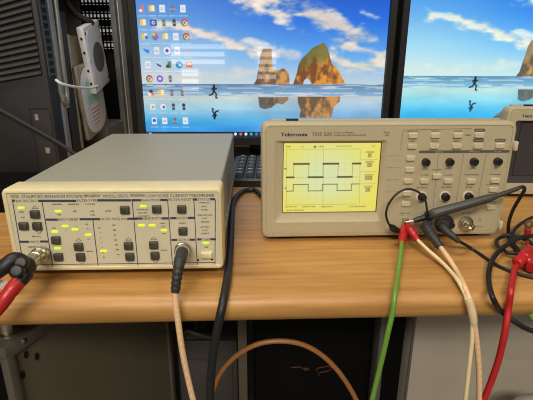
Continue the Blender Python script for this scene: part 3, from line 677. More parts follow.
def icons(cv):
    P = [[(-0.2553, 0.317), (-0.2342, 0.3171), (-0.2131, 0.3171), (-0.1921, 0.3172), (-0.171, 0.3172)], [(-0.2542, 0.2906), (-0.233, 0.2906), (-0.2117, 0.2907), (-0.1905, 0.2907), (-0.1692, 0.2908)], [(-0.2532, 0.2636), (-0.2317, 0.2637), (-0.2103, 0.2638), (-0.1888, 0.2638), (-0.1674, 0.2639)], [(-0.2521, 0.2362), (-0.2304, 0.2363), (-0.2088, 0.2363), (-0.1871, 0.2364), (-0.1655, 0.2364)], [(-0.251, 0.2083), (-0.2291, 0.2083), (-0.2073, 0.2084), (-0.1854, 0.2084), (-0.1636, 0.2085)], [(-0.2499, 0.1798), (-0.2278, 0.1798), (-0.2057, 0.1799), (-0.1837, 0.18), (-0.1616, 0.18)], [(-0.2488, 0.1507), (-0.2265, 0.1508), (-0.2042, 0.1509), (-0.1819, 0.1509), (-0.1596, 0.151)], [(-0.2476, 0.1211), (-0.2251, 0.1212), (-0.2026, 0.1213), (-0.1801, 0.1213), (-0.1576, 0.1214)], [(-0.2464, 0.091), (-0.2237, 0.091), (-0.201, 0.0911), (-0.1782, 0.0911), (-0.1555, 0.0912)]]
    kinds = ['red white', 'fold', 'doc', 'grey', 'doc',
             'fold', 'navy', 'greengrey', 'darkcur', 'chrome',
             'foldb', 'pinwheel', 'fold', 'doc', 'chrome',
             'bluebird', 'doc', 'purpledisc', 'doc', 'pink',
             'palebox', 'purple', 'green', 'edge', 'orange',
             'chrome', 'purpled', 'small', None, None,
             'mixed', 'fold', 'grey', 'grey2', None,
             'orangedot', 'violetdot', 'darkcur', 'dark', None,
             'bluedoc', 'doc', 'grey', 'white', None]
    for k, kd in enumerate(kinds):
        if not kd: continue
        x, zz = P[k//5][k % 5]; w = .0070; h = .0072
        D = lambda dx, dz, rx, rz, c, al=1.: cv.disc(x+dx*w, zz+dz*h, rx*w, rz*h, c, al)
        R = lambda a, b, c, d, col, al=1.: cv.rect(x+a*w, x+b*w, zz+c*h, zz+d*h, col, al)
        if kd in ('doc', 'bluedoc', 'white', 'palebox'):
            R(-.8, .8, -1, 1, (226, 230, 238)); R(-.55, .4, .1, .25, (150, 160, 186)); R(-.55, .5, -.35, -.2, (150, 160, 186))
            if kd == 'bluedoc': D(0, .1, .5, .5, (52, 96, 190))
        elif kd.startswith('fold'):
            R(-.9, .9, -.75, .75, (240, 196, 84)); R(-.9, 0, .7, .95, (220, 168, 60)); R(-.1, .7, -.6, .9, (244, 232, 200))
            if kd == 'foldb': D(.5, -.2, .5, .5, (70, 110, 220))
        elif kd == 'chrome':
            D(0, 0, 1.05, 1.05, (214, 72, 54)); cv.poly([(x, zz), (x-w, zz+h*.4), (x-w*.8, zz-h*.7), (x, zz-h)], (70, 160, 80)); cv.poly([(x, zz), (x, zz-h), (x+w*.9, zz-h*.5), (x+w, zz+h*.3)], (240, 196, 60))
            D(0, 0, .52, .52, (240, 240, 240)); D(0, 0, .36, .36, (66, 120, 220))
        elif kd == 'pinwheel':
            for q, c in enumerate(((230, 80, 60), (246, 190, 60), (80, 170, 90), (70, 120, 220), (190, 80, 170))): D(.5*math.cos(q*1.257+1), .5*math.sin(q*1.257+1), .55, .55, c)
        elif kd == 'red white': R(-.1, .6, -1, 1, (222, 120, 120)); D(-.3, -.5, .5, .4, (240, 220, 226))
        elif kd in ('grey', 'grey2', 'small', 'greengrey', 'darkcur', 'dark'):
            c = {'greengrey': (110, 124, 96), 'dark': (40, 44, 60), 'darkcur': (70, 74, 84)}.get(kd, (120, 118, 120))
            R(-.45, .45, -.95, .2, c); D(0, .5, .5, .5, c); R(-.8, .8, -.3, 0, (180, 182, 180), .7)
        elif kd == 'navy': R(-.95, .95, -.8, .8, (66, 74, 150)); D(0, 0, .55, .5, (206, 214, 236)); D(.1, 0, .25, .22, (66, 74, 150))
        elif kd in ('purpledisc', 'purpled'):
            D(0, 0, 1, 1, (236, 232, 246) if kd == 'purpledisc' else (124, 92, 200)); D(0, 0, .5, .5, (104, 76, 180) if kd == 'purpledisc' else (214, 204, 240))
        elif kd == 'bluebird': cv.poly([(x-w, zz+h*.6), (x+w, zz+h*.1), (x+w*.6, zz-h*.8), (x-w*.3, zz-h*.3)], (40, 130, 226))
        elif kd == 'edge': D(0, 0, 1, 1, (30, 120, 206)); D(.2, -.2, .6, .5, (70, 200, 170)); D(.35, -.1, .35, .25, (230, 244, 246))
        elif kd == 'purple': cv.poly([(x-w*.7, zz+h*.5), (x+w*.9, zz-h*.2), (x+w*.8, zz-h*.7), (x-w*.2, zz-h*.3)], (96, 60, 170)); R(-.9, .9, .5, .9, (226, 228, 240), .5)
        elif kd == 'green': R(-.3, .8, -.9, .9, (96, 130, 84)); R(-.8, .2, -.9, 0, (60, 84, 70))
        elif kd == 'orange': R(-.9, .9, -.8, .8, (232, 120, 90)); D(-.3, .2, .35, .4, (250, 226, 216)); D(.4, .2, .3, .4, (250, 226, 216))
        elif kd == 'pink': D(0, 0, .7, .4, (234, 150, 170), .7)
        elif kd == 'mixed': D(0, .3, .6, .6, (80, 60, 60)); D(.5, -.3, .5, .5, (226, 130, 60)); D(-.5, -.4, .5, .5, (230, 230, 236))
        elif kd == 'orangedot': R(-.8, .8, -.9, .9, (214, 226, 238)); D(.1, -.1, .4, .4, (236, 140, 50))
        elif kd == 'violetdot': D(0, 0, .9, .9, (222, 226, 240)); D(.2, -.1, .4, .4, (120, 60, 170))
        # its caption
        cx = x-.0085; rs = random.Random(k)
        while cx < x+.0080:
            q = .0012+.0014*rs.random(); cv.rect(cx, cx+q, zz-.0150, zz-.0128, (246, 248, 252), .5); cv.rect(cx, cx+q, zz-.0157, zz-.0150, (70, 90, 120), .35); cx += q+.0006

def monitor(dx, dz, left):
    t = thing('monitor', '', 'monitor', (dx, .956, Z0), 0., 'flat-screen monitors on the desk')
    x0, x1, z0, z1 = MX0, MX1, MZ0+dz, MZ1+dz
    bm = B(); e = .0165
    rring(bm, [(x0-e, x1+e, z0-e-.004, z1+e, .004, .030), (x0-e, x1+e, z0-e-.004, z1+e, .004, -.004), (x0-e+.002, x1+e-.002, z0-e-.002, z1+e-.002, .003, -.007),
               (x0-.002, x1+.002, z0-.002, z1+.002, .001, -.007), (x0-.0002, x1+.0002, z0-.0002, z1+.0002, .001, -.001)], True, False)
    obj('screen_frame', bm, 'monitor', t)
    cv = Canvas(MX0, MX1, MZ0, MZ1, .00092); paint(cv, not left)
    if left:
        icons(cv)
        cv.rect(MX0, MX1, MZ0, MZ0+.0095, (28, 34, 58))
        for k, c in enumerate(((226, 232, 240), (196, 120, 90), (236, 240, 240), (40, 190, 150), (60, 120, 220), (236, 120, 110), (240, 200, 90))):
            xx = -0.0691+k*.0116; cv.disc(xx, MZ0+.0048, .0032, .0034, c)
        xx = -0.2608; cv.rect(xx, xx+.006, MZ0+.0022, MZ0+.0075, (150, 200, 240))
    cv.Z = cv.Z+dz
    cv.build('screen', t, 'screen', -.0012)
    bm = B(); rring(bm, [(-.09, .075, z0+.04, z1-.05, .02, .030), (-.07, .055, z0+.06, z1-.07, .02, .055)], False, True); obj('back_housing', bm, 'monitor', t)
    bm = B(); box(bm, -.04, .025, .050, .072, .010, z1-.14, .006); obj('neck', bm, 'black', t)
    bm = B()
    loft(bm, [[(x, y, zz) for x, y in [(px-.0075, py-.02) for px, py in rrect(-.12+i, .12-i, -.012+i, .14-i, .03)]] for i, zz in ((.0, 0), (.0, .008), (.004, .012))], True, True)
    obj('stand_base', bm, 'black', t)
    return t
m1 = monitor(0, 0, True); m1['label'] = 'monitor showing desktop icons over a beach runner picture, above the preamplifier'
m2 = monitor(.557, .018, False); m2['label'] = 'monitor without icons showing the beach runner picture, cut off at the frame edge'

# ------------------------------------------------------------------ computer tower with its side cover off
def tower():
    t = thing('computer_tower', 'open-sided dark computer tower with slanted front vents beside the left monitor', 'computer', (-.3655, .75, Z0))
    W, D, Hh = .178, .427, .43
    bm = B()                                                # local: x from -W to 0, y 0..D
    box(bm, -W, -W+.004, .03, D, 0, Hh); box(bm, -W, 0, .03, D, Hh-.004, Hh); box(bm, -W, 0, .03, D, .002, .006)
    box(bm, -W, 0, .03, .036, .006, Hh-.004)
    for a in ((-.012, 0, D-.05, D, .006, Hh-.004), (-W, -.10, D-.006, D, .006, Hh-.004), (-.10, 0, D-.006, D, .006, .235)): box(bm, *a)
    obj('chassis', bm, 'chassis', t)
    bm = B(); box(bm, -W+.004, -.012, .05, D-.007, .0062, .0075); box(bm, -W+.0045, -W+.006, .04, D-.008, .008, Hh-.006); box(bm, -.10, -.0125, D-.0085, D-.0075, .008, .234); obj('interior_shade', bm, 'void', t)  # black sheets added to paint the shade inside the open case
    bm = B()                                                # perforated vent plate at the rear
    for i in range(11):
        box(bm, -.100+i*.0092, -.0965+i*.0092, D-.006, D-.003, .235, Hh-.004)
    for i in range(17): box(bm, -.100, 0, D-.006, D-.003, .235+i*.0115-(.006 if i % 3 == 0 else 0), .239+i*.0115+(.006 if i % 3 == 0 else 0))
    obj('perforated_plate', bm, 'void', t)
    bm = B(); box(bm, -.0995, -.0005, D-.0015, D-.0005, .236, Hh-.006); obj('vent_glow_sheet', bm, 'ventglow', t)  # added glowing sheet, no lamp: turns the holes into bright dots
    bm = B(); box(bm, .0, .0018, D-.030, D, .004, Hh-.002); obj('rear_edge', bm, 'drive', t)
    # front bezel
    bm = B(); rring(bm, [(-W, 0, 0, Hh, .003, .030), (-W, 0, 0, Hh, .003, .002), (-W+.002, -.0018, .002, Hh-.002, .003, 0)], True, True); obj('front_bezel', bm, 'tower', t)
    bm = B()
    lo = lambda x: .1935+.17*x                              # slanted lower limit of the vents
    vs = [(-W+.003, lo(-W)-.0), (-.009, lo(-.004)), (-.009, Hh-.006), (-W+.003, Hh-.006)]
    patch(bm, vs, -.0004); obj('vent_recess', bm, 'void', t, smooth=False)
    bm = B(); k = 0
    while True:
        zr = lo(-.009)+.003+k*.0098
        if zr > Hh-.012: break
        sl = .17+.007*k; pts = []
        for x in (-W+.003, -.009):
            zc = zr+sl*(x+.009)
            pts.append([(x, -.0006, zc+.0058), (x, -.0045, zc+.0040), (x, -.0045, zc+.0002), (x, -.0006, zc-.0006)])
        loft(bm, pts, True, True); k += 1
    obj('vent_slats', bm, 'slat', t, smooth=False)
    bm = B()                                                # drive-bay door in the lower front
    a = .148; rring(bm, [(-.040, -.006, .020, a-.012, .002, .0), (-.040, -.006, .020, a-.012, .002, -.0012), (-.0385, -.0075, .0215, a-.0135, .002, -.0016)], False, True)
    obj('bay_cover', bm, 'driveblk', t)
    bm = B(); patch(bm, [(-.040, .018), (-.0385, .018), (-.0385, a-.010), (-.040, a-.010)], -.0018); patch(bm, [(-.040, a-.0115), (-.006, a-.0115), (-.006, a-.010), (-.040, a-.010)], -.0018); obj('bay_gap', bm, 'void', t, smooth=False)
    bm = B()
    for x, zz, w in ((-.029, .1235, .006), (-.0185, .066, .0075)):
        patch(bm, [(x-w/2, zz-.005), (x+w/2, zz-.005), (x+w/2, zz+.005), (x-w/2, zz+.005)], -.0020)
    obj('small_label', bm, 'chassis', t, smooth=False)
    # perforated strip on the side of the bezel
    bm = B(); n = 0
    box(bm, 0, .0015, .003, .0075, .19, Hh); box(bm, 0, .0015, .0235, .029, .19, Hh)
    zz = .192
    while zz < Hh-.01: box(bm, 0, .0015, .0075, .0235, zz, zz+.0042); zz += .0118
    obj('side_perforations', bm, 'slat', t)
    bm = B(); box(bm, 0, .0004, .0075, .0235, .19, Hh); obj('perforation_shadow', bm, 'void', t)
    # bright steel hinge rail, hooked at the lower end
    bm = B(); tube(bm, [(.004, .058, Hh-.01), (.004, .056, .30), (.004, .052, .20), (.004, .052, .158), (.004, .046, .142), (.004, .036, .146), (.003, .034, .160)], .0042, 10); obj('hinge_rail', bm, 'steel', t)
    bm = B(); box(bm, -.004, .0015, .034, .050, .006, Hh-.004, .0008); obj('front_flange', bm, 'chassis', t)
    bm = B(); box(bm, -.030, -.001, .060, .100, .010, .30); obj('drive_bracket', bm, 'driveblk', t)
    bm = B(); box(bm, -.024, -.003, .101, .215, .10, .262, .006); obj('drive_tray', bm, 'traydull', t)
    bm = B(); box(bm, -.030, .0, .096, .106, .050, .262, .001); obj('tray_lip', bm, 'traydull', t)
    q = (-0.363, 0.8036, 0.1444); bm = B(); box(bm, -.0005, .0021, q[1]-.75-.005, q[1]-.75+.006, q[2]-.010, q[2]+.010); obj('warning_label', bm, 'yellow', t)
    bm = B(); box(bm, -.09, -.005, .26, .40, .008, .070, .003); obj('power_supply', bm, 'chassis', t)
    for y, zz in ((.405, .12), (.405, .22), (.405, .30), (.405, .06)):
        bm = B(); lathe(bm, (.0005, y, zz), (1, 0, 0), [(.003, 0), (.003, .0012)], 8); obj('screw', bm, 'void', t)
    return t
tower()

def drive(label, m, plain):
    t = thing('hard_drive', label, 'hard drive', group='hard drives hanging from the tower')
    bm = B(); box(bm, -.026, 0, -.051, .051, -.0735, .0735, .002); obj('drive_body', bm, 'drive' if plain else 'traydull', t)
    if plain:
        bm = B(); loft(bm, [[(.0003+q, y, zz) for y, zz in rrect(-.045+i, .045-i, -.066+i, .066-i, .03)] for i, q in ((0, 0), (.0, .001), (.003, .0016))], False, True); obj('cover_plate', bm, 'drive', t)
        bm = B(); lathe(bm, (.0016, .005, -.002), (1, 0, 0), [(.034, 0), (.034, .0008), (.031, .0009)], 30); obj('pressed_disc', bm, 'steel', t)
        for y in (-.044, .044):
            for zz in (-.06, 0, .06):
                bm = B(); lathe(bm, (.0003, y, zz), (1, 0, 0), [(.003, 0), (.003, .0008)], 8); obj('screw', bm, 'driveblk', t)
        for zz in (-.05, -.02, .02, .05):
            bm = B(); box(bm, -.018, -.010, -.0514, -.0509, zz-.003, zz+.003); obj('edge_hole', bm, 'void', t)
    else:
        bm = B(); loft(bm, [[(.0003+q, y, zz) for y, zz in rrect(-.047+i, .047-i, -.070+i, .068-i, .040)] for i, q in ((0, 0), (.0, .002), (.003, .003))], False, True); obj('cover_plate', bm, 'drive', t)
        bm = B(); loft(bm, [[(.0034, y, zz) for y, zz in rrect(-.036, .036, -.060, .050, .030)], [(.0036, y, zz) for y, zz in rrect(-.036, .036, -.060, .050, .030)]], False, True); obj('paper_label', bm, 'labelw', t)
        bm = B(); box(bm, .0036, .0040, -.028, .026, -.008, .040); obj('green_label', bm, 'labelg', t)
        bm = B()
        for k in range(5): box(bm, .0036, .0039, -.024+.002*k, .020-.003*k, -.020-.008*k, -.0175-.008*k)
        obj('label_print', bm, 'palered', t)
    t.matrix_world = m
    return t
def rx(a): return Matrix.Rotation(a, 4, 'X')
drive('bright silver hard drive tilted over a second drive in the open tower', Matrix.Translation((-.344, .924, Z0+.2240)) @ rx(.25) @ Matrix.Diagonal((.5, .86, .86, 1)), True)
drive('hard drive with a rounded label and green patch below the silver drive', Matrix.Translation((-.3565, .912, Z0+.1420)) @ rx(.14) @ Matrix.Diagonal((.3, 1.15, .97, 1)), False)
bm = B(); tube(bm, [(-0.352, 0.7477, 0.1853), (-0.345, 0.7455, 0.1806), (-0.338, 0.7585, 0.1759), (-0.334, 0.7966, 0.1704), (-0.334, 0.8462, 0.1667), (-0.336, 0.8826, 0.1684)], .0024, 10, dz=Z0)
tag(obj('drive_cable', bm, 'labelw'), 'short white cable across the front of the two hard drives', 'cable')
bm = B(); tube(bm, [(-0.4, 0.9398, 0.3308), (-0.385, 0.9265, 0.3112), (-0.365, 0.9118, 0.2972), (-0.35, 0.9117, 0.2918), (-0.346, 0.9195, 0.2851)], .006, 8, dz=Z0)
tag(obj('ribbon_cable', bm, 'darkcable'), 'black cable plugged into the top of the silver hard drive', 'cable')
# dark lead leaning across the front of the tower
bm = B(); tube(bm, [(-0.4685, 0.735, 0.1469), (-0.447, 0.735, 0.1371), (-0.409, 0.735, 0.1139), (-0.3703, 0.735, 0.0902), (-0.3421, 0.735, 0.0713), (-0.3205, 0.735, 0.052)], .0036, 10, dz=Z0)
tag(obj('power_lead', bm, 'darkcable'), 'thin dark lead running diagonally across the front of the computer tower', 'cable')
def adapter():  # invented black block, added to fill the dark sliver on the desk
    t = thing('black_filler_block', 'black block added as the dark patch behind the corner of the preamplifier', 'block', (-.428, .665, Z0), .08)
    bm = B(); box(bm, -.06, .036, -.062, .075, 0, .030, .005, 3); obj('adapter_body', bm, 'blackbox', t)
    bm = B(); lathe(bm, (-.012, .074, .018), (0, 1, 0), [(.007, 0), (.005, .02)], 12); obj('strain_relief', bm, 'rubber', t)
adapter()

# ------------------------------------------------------------------ keyboard
def keyboard():
    t = thing('keyboard', 'black keyboard lying on the desk between the two lit instruments', 'keyboard', (.085, .744, Z0), -.02)
    x0, x1, y0, y1 = -.155, .275, 0, .150
    bm = B(); loft(bm, [[(x, y, zz+(y-y0)*.07) for x, y in rrect(x0+i, x1-i, y0+i, y1-i, .010)] for i, zz in ((0, 0), (0, .012), (.003, .0155), (.008, .0150))], True, True); obj('keyboard_base', bm, 'black', t)
    rs = random.Random(2)
    for r in range(6):
        x = x0+.012; y = y0+.013+r*.0208+(.005 if r == 5 else 0)
        while x < x1-.024:
            w = .0165 if not (r == 0 and .07 < x-x0 < .1) else .095
            if x > x0+.12: break
            bm = B()
            zb = .0152+(y-y0)*.07
            loft(bm, [[(px, py, zz) for px, py in rrect(x+i, x+w-i, y+i, y+.0168-i, .002)] for i, zz in ((0, zb), (.0012, zb+.006), (.0022, zb+.0066))], True, True, mis=None)
            o = obj('key', bm, 'keytop', t)
            bm = B(); q = rs.uniform(.0045, .0075); bx_ = x+.0040; by = y+.0080
            bm.faces.new([bm.verts.new(p) for p in ((bx_, by, zb+.0069), (bx_+q, by, zb+.0069), (bx_+q, by+.004, zb+.0069), (bx_, by+.004, zb+.0069))])
            obj('key_legend', bm, 'keymark', o, smooth=False)
            x += w+.0025
keyboard()

# ------------------------------------------------------------------ cables and leads
def cyl_plug(bm, p, d, prof, n=20): return lathe(bm, p, d, prof, n)

def ribbed(bm, pts, r0, r1, ribs=6, n=14):
    P = spline(pts, .0015); L = len(P); rads = []
    for i in range(40):
        s = i/39; r = r0+(r1-r0)*s
        if s > .25: r *= 1+.10*math.sin((s-.25)/.75*ribs*2*PI)
        rads.append((s, r))
    return tube(bm, pts, r0, n, step=.0012, rads=rads)

def hang(ps, flip=False):
    """let a lead that leaves the desk run on down to the floor"""
    ps = [tuple(q) for q in ps]
    if flip: ps = ps[::-1]
    a, b = ps[-2], ps[-1]; k = .05/max(.02, abs(b[2]-a[2])); dx = max(-.05, min(.05, (b[0]-a[0])*k))
    ps += [(b[0]+dx, b[1]+.01, b[2]-.10), (b[0]+dx*1.4, b[1]+.03, -.50), (b[0]+dx*1.5, b[1]+.05, -.742)]
    return ps[::-1] if flip else ps

def up(pts): return [(p[0], p[1], p[2]+Z0) for p in pts]

# coaxial lead on the preamplifier output
def out_lead():
    p = up([(-0.0845, 0.4004, 0.035), (-0.0811, 0.3845, 0.0422)])
    t = thing('coaxial_lead', 'tan braided coaxial lead with black boot hanging from the preamplifier output', 'cable', p[0], 0., 'coaxial leads')
    def loc(ps): return [Vector(q)-Vector(p[0]) for q in ps]
    b = up([(-0.0813, 0.3825, 0.0404), (-0.081, 0.3745, 0.0389), (-0.0806, 0.363, 0.0378), (-0.082, 0.357, 0.028), (-0.084, 0.3535, 0.0134)])
    bm = B(); lathe(bm, (0, 0, 0), Vector(b[0])-Vector(p[0]), [(.0076, -.001), (.0080, 0), (.0080, .012), (.0070, .013), (.0070, .019)], 22); obj('connector_shell', bm, 'silver', t)
    bm = B(); ribbed(bm, loc(b), .0060, .0042, 7); obj('connector_boot', bm, 'boot', t)
    c = up(hang([(-0.084, 0.3535, 0.0145), (-0.0836, 0.351, 0.0023), (-0.0821, 0.349, -0.0156), (-0.08, 0.348, -0.0446), (-0.0768, 0.348, -0.0733), (-0.0717, 0.348, -0.1082), (-0.063, 0.35, -0.1576)]))
    bm = B(); tube(bm, loc(c), .0030, 12); obj('coaxial_cable', bm, 'braid', t)
out_lead()

# input adapter with a black and a red lead
def in_lead():
    p = up([(-0.2263, 0.3963, 0.0309)])[0]; Pv = Vector(p)
    t = thing('input_adapter', 'silver coaxial adapter on the preamplifier input with stacked black and red plugs', 'adapter', p)
    loc = lambda ps: [Vector(q)-Pv for q in up(ps)]
    a = loc([(-0.2263, 0.3963, 0.0309), (-0.2201, 0.3615, 0.0376)])
    d = a[1]-a[0]; L = d.length
    bm = B(); lathe(bm, a[0], d, [(.0082, -.001), (.0086, .0), (.0086, .008), (.0074, .009), (.0074, L*.55), (.0066, L*.56), (.0066, L)], 24); obj('connector_shell', bm, 'silver', t)
    bm = B()
    e = loc([(-0.2208, 0.3635, 0.037), (-0.2218, 0.3554, 0.0355), (-0.2231, 0.3464, 0.0332)]); tube(bm, e, .0105, 18, step=.0012, rads=[(0, .0070), (.06, .0088), (.14, .0094), (.85, .0094), (.96, .0082), (1, .0055)])
    obj('adapter_body', bm, 'rubber', t)
    for q in loc([(-0.2154, 0.3477, 0.0454), (-0.216, 0.3406, 0.0411)]):
        bm = B(); lathe(bm, q, Vector((.25, -1, .55)), [(.0052, 0), (.0056, .004), (.0056, .007), (.0042, .009), (.0030, .0092)], 18); obj('binding_post', bm, 'rubber', t)
    # upper black plug and its lead
    b = loc([(-0.2234, 0.3614, 0.0396), (-0.2273, 0.3552, 0.0451), (-0.2331, 0.35, 0.0417), (-0.2403, 0.3468, 0.0359), (-0.253, 0.3423, 0.0253)])
    bm = B(); tube(bm, b, .0075, 16, step=.002, rads=[(0, .0062), (.2, .0070), (.45, .0070), (.6, .0060), (1, .0056)]); obj('black_plug', bm, 'rubber', t)
    q = [e2+Pv-Vector((0, 0, Z0)) for e2 in b[-2:]]
    bm = B(); tube(bm, loc([tuple(q[0]), tuple(q[1]), (q[1].x-.05, q[1].y-.01, .010), (q[1].x-.15, q[1].y+.02, .004), (q[1].x-.35, q[1].y+.06, .004)]), .0024, 10); obj('black_wire', bm, 'rubber', t)
    # lower black neck and red sleeve
    b = loc([(-0.2155, 0.3517, 0.034), (-0.2163, 0.3466, 0.0321), (-0.2208, 0.3415, 0.0284)])
    bm = B(); tube(bm, b, .007, 16, step=.002, rads=[(0, .0050), (.2, .0058), (.8, .0062), (1, .0064)]); obj('plug_neck', bm, 'black', t)
    b = loc([(-0.2199, 0.3425, 0.0293), (-0.2226, 0.3374, 0.0257), (-0.2268, 0.3323, 0.0198), (-0.2303, 0.3291, 0.0147), (-0.2379, 0.3228, 0.0053)])
    bm = B(); tube(bm, b, .0078, 16, step=.002, rads=[(0, .0066), (.28, .0066), (.3, .0060), (.36, .0060), (.38, .0066), (.62, .0062), (1, .0056)]); obj('red_plug', bm, 'red', t)
    q = [e2+Pv-Vector((0, 0, Z0)) for e2 in b[-2:]]
    bm = B(); tube(bm, loc(hang([tuple(x) for x in q])), .0024, 10); obj('red_wire', bm, 'red', t)
    bm = B(); q = loc([(-0.2434, 0.3507, 0.0268), (-0.2321, 0.3491, 0.0267), (-0.2354, 0.345, 0.0204), (-0.242, 0.3447, 0.0205)]); vs = [bm.verts.new(v) for v in q]; bm.faces.new(vs)
    bmesh.ops.solidify(bm, geom=bm.faces[:], thickness=.0004); obj('paper_tag', bm, 'white', t, smooth=False)
in_lead()

# thick black mains lead from behind the preamplifier
pts = hang([(-0.0074, 0.6756, 0.006), (-0.0216, 0.7133, 0.005), (-0.0369, 0.7102, 0.005), (-0.0472, 0.684, 0.005), (-0.052, 0.6367, 0.005), (-0.0487, 0.5658, 0.005), (-0.0442, 0.4951, 0.005), (-0.0408, 0.4286, 0.005), (-0.0398, 0.3801, 0.005), (-0.0415, 0.3553, -0.0033), (-0.046, 0.3516, -0.0237), (-0.0506, 0.3509, -0.0501), (-0.054, 0.3508, -0.0779), (-0.0562, 0.3507, -0.1119), (-0.0583, 0.3526, -0.1603)])
bm = B(); tube(bm, pts, .0042, 14, dz=Z0); tag(obj('power_cable', bm, 'rubber'), 'thick black cable curving round the preamplifier side and hanging over the desk edge', 'cable')

# brown coax arching below the desk
pts = hang(hang([(-0.0771, 0.45, -0.231), (-0.0676, 0.45, -0.1845), (-0.0552, 0.45, -0.1537), (-0.0347, 0.45, -0.129), (-0.0099, 0.45, -0.1137), (0.017, 0.45, -0.1093), (0.0428, 0.45, -0.1135), (0.0654, 0.45, -0.1265), (0.0862, 0.45, -0.1479), (0.1041, 0.45, -0.1745), (0.1188, 0.45, -0.2043), (0.1349, 0.45, -0.2468)]), True)
bm = B(); tube(bm, pts, .0032, 12, dz=Z0); tag(obj('coaxial_lead', bm, 'tan'), 'brown coaxial lead arching in front of the dark space under the desk', 'cable', 'coaxial leads')

# green and cream test leads on the probe terminals
def boot_lead(name, label, boot, wire, mt, r, group, rb=.0052):
    P0 = Vector(up([boot[0]])[0]); loc = lambda ps: [Vector(q)-P0 for q in up(ps)]
    t = thing(name, label, 'cable', P0, 0., group)
    bm = B(); tube(bm, loc(boot), rb, 16, step=.001, rads=[(0, rb*.62), (.1, rb*.8), (.35, rb), (.62, rb), (.66, rb*.86), (.9, rb*.8), (1, rb*.62)]); obj('insulating_boot', bm, 'red', t)
    bm = B(); tube(bm, loc(wire), r, 12); obj('wire', bm, mt, t)
    return t
boot_lead('test_lead', 'green test lead with a red boot hanging over the desk edge from the oscilloscope',
          [(0.1705, 0.4988, 0.0228), (0.1673, 0.4906, 0.0168), (0.1599, 0.47, 0.0119)],
          hang([(0.1605, 0.472, 0.0129), (0.1496, 0.44, 0.0098), (0.1384, 0.4083, 0.004), (0.1229, 0.3655, 0.0029), (0.121, 0.361, -0.0118), (0.1178, 0.3588, -0.0338), (0.115, 0.3582, -0.0586), (0.112, 0.3581, -0.0835), (0.1082, 0.3579, -0.1156), (0.102, 0.3582, -0.1657)]), 'green', .0026, 'test leads')
boot_lead('test_lead', 'cream test lead with a red boot running beside the oscilloscope input cable',
          [(0.1736, 0.4969, 0.0256), (0.1752, 0.487, 0.021), (0.181, 0.4752, 0.0129)],
          hang([(0.18, 0.4752, 0.0142), (0.1857, 0.455, 0.0104), (0.1923, 0.435, 0.0068), (0.1943, 0.407, 0.006), (0.192, 0.3796, 0.006), (0.1946, 0.367, -0.0032), (0.1982, 0.3616, -0.0186), (0.2009, 0.3602, -0.0402), (0.2025, 0.3598, -0.0678), (0.2052, 0.3599, -0.1171), (0.2083, 0.3605, -0.1678)]), 'cable_cream', .0021, 'test leads')

def ch1_lead():
    P0 = Vector(up([(0.1953, 0.5019, 0.0277)])[0]); loc = lambda ps: [Vector(q)-P0 for q in up(ps)]
    t = thing('coaxial_lead', 'tan braided coaxial lead with charcoal boot on the oscilloscope first channel', 'cable', P0, 0., 'coaxial leads')
    b = loc([(0.1946, 0.4998, 0.0278), (0.1914, 0.4857, 0.0293), (0.1916, 0.4667, 0.0248), (0.1981, 0.452, 0.0155)])
    bm = B(); lathe(bm, b[0], b[1]-b[0], [(.0068, -.001), (.0074, 0), (.0074, .011), (.0062, .012), (.0062, .017)], 22); obj('connector_shell', bm, 'silver', t)
    bm = B(); ribbed(bm, b[1:], .0066, .0046, 6); obj('connector_boot', bm, 'boot', t)
    c = loc(hang([(0.198, 0.453, 0.0158), (0.2003, 0.437, 0.0114), (0.2023, 0.4159, 0.005), (0.1942, 0.3757, 0.006), (0.1966, 0.3656, -0.0045), (0.2008, 0.3607, -0.0236), (0.2073, 0.36, -0.0492), (0.2141, 0.3603, -0.0801), (0.2201, 0.3605, -0.1176), (0.228, 0.3613, -0.1686)]))
    bm = B(); tube(bm, c, .0027, 12); obj('coaxial_cable', bm, 'braid', t)
    s = loc([(0.1939, 0.3659, 0.0001), (0.1963, 0.364, -0.0069), (0.1984, 0.3616, -0.0153), (0.2009, 0.3605, -0.0262)])
    bm = B(); tube(bm, s, .0046, 14, step=.001, rads=[(0, .0036), (.1, .0041), (.8, .0038), (1, .0031)]); obj('joining_sleeve', bm, 'sleeve', t)
ch1_lead()

def ch2_lead():
    P0 = Vector(up([(0.2232, 0.5031, 0.0273)])[0]); loc = lambda ps: [Vector(q)-P0 for q in up(ps)]
    t = thing('coaxial_lead', 'thin black probe lead plugged into the oscilloscope second channel', 'cable', P0, 0., 'coaxial leads')
    b = loc([(0.2218, 0.5031, 0.026), (0.2091, 0.4805, 0.0301)]); d = b[1]-b[0]
    bm = B()
    prof = [(.0098, 0)]
    for k in range(6): prof += [(.0104, .001+k*.0026), (.0098, .0024+k*.0026)]
    lathe(bm, b[0], d, prof+[(.0098, .018), (.0080, .020), (.0062, .0202)], 24); obj('connector_shell', bm, 'rubber', t)
    bm = B(); lathe(bm, b[0]+d.normalized()*.0198, d, [(.0066, 0), (.0066, .0012), (.0050, .0014)], 20); obj('inner_collar', bm, 'boot', t)
    b = loc([(0.2094, 0.4815, 0.0291), (0.2111, 0.4725, 0.0269), (0.2167, 0.4648, 0.0232), (0.2228, 0.4611, 0.0179)])
    bm = B(); tube(bm, b, .005, 14, step=.0015, rads=[(0, .0056), (.5, .0048), (.8, .0034), (1, .0026)]); obj('strain_relief', bm, 'boot', t)
    c = loc([(0.2199, 0.4619, 0.0205), (0.2474, 0.477, 0.0022), (0.2517, 0.4533, 0.002), (0.2538, 0.4391, 0.002), (0.2596, 0.4244, 0.002), (0.2684, 0.4129, 0.002), (0.2802, 0.4041, 0.002), (0.3008, 0.3957, 0.002)]+[(.60, .415, .002), (.90, .405, .002)])
    bm = B(); tube(bm, c, .0019, 10); obj('lead_cable', bm, 'rubber', t)
ch2_lead()

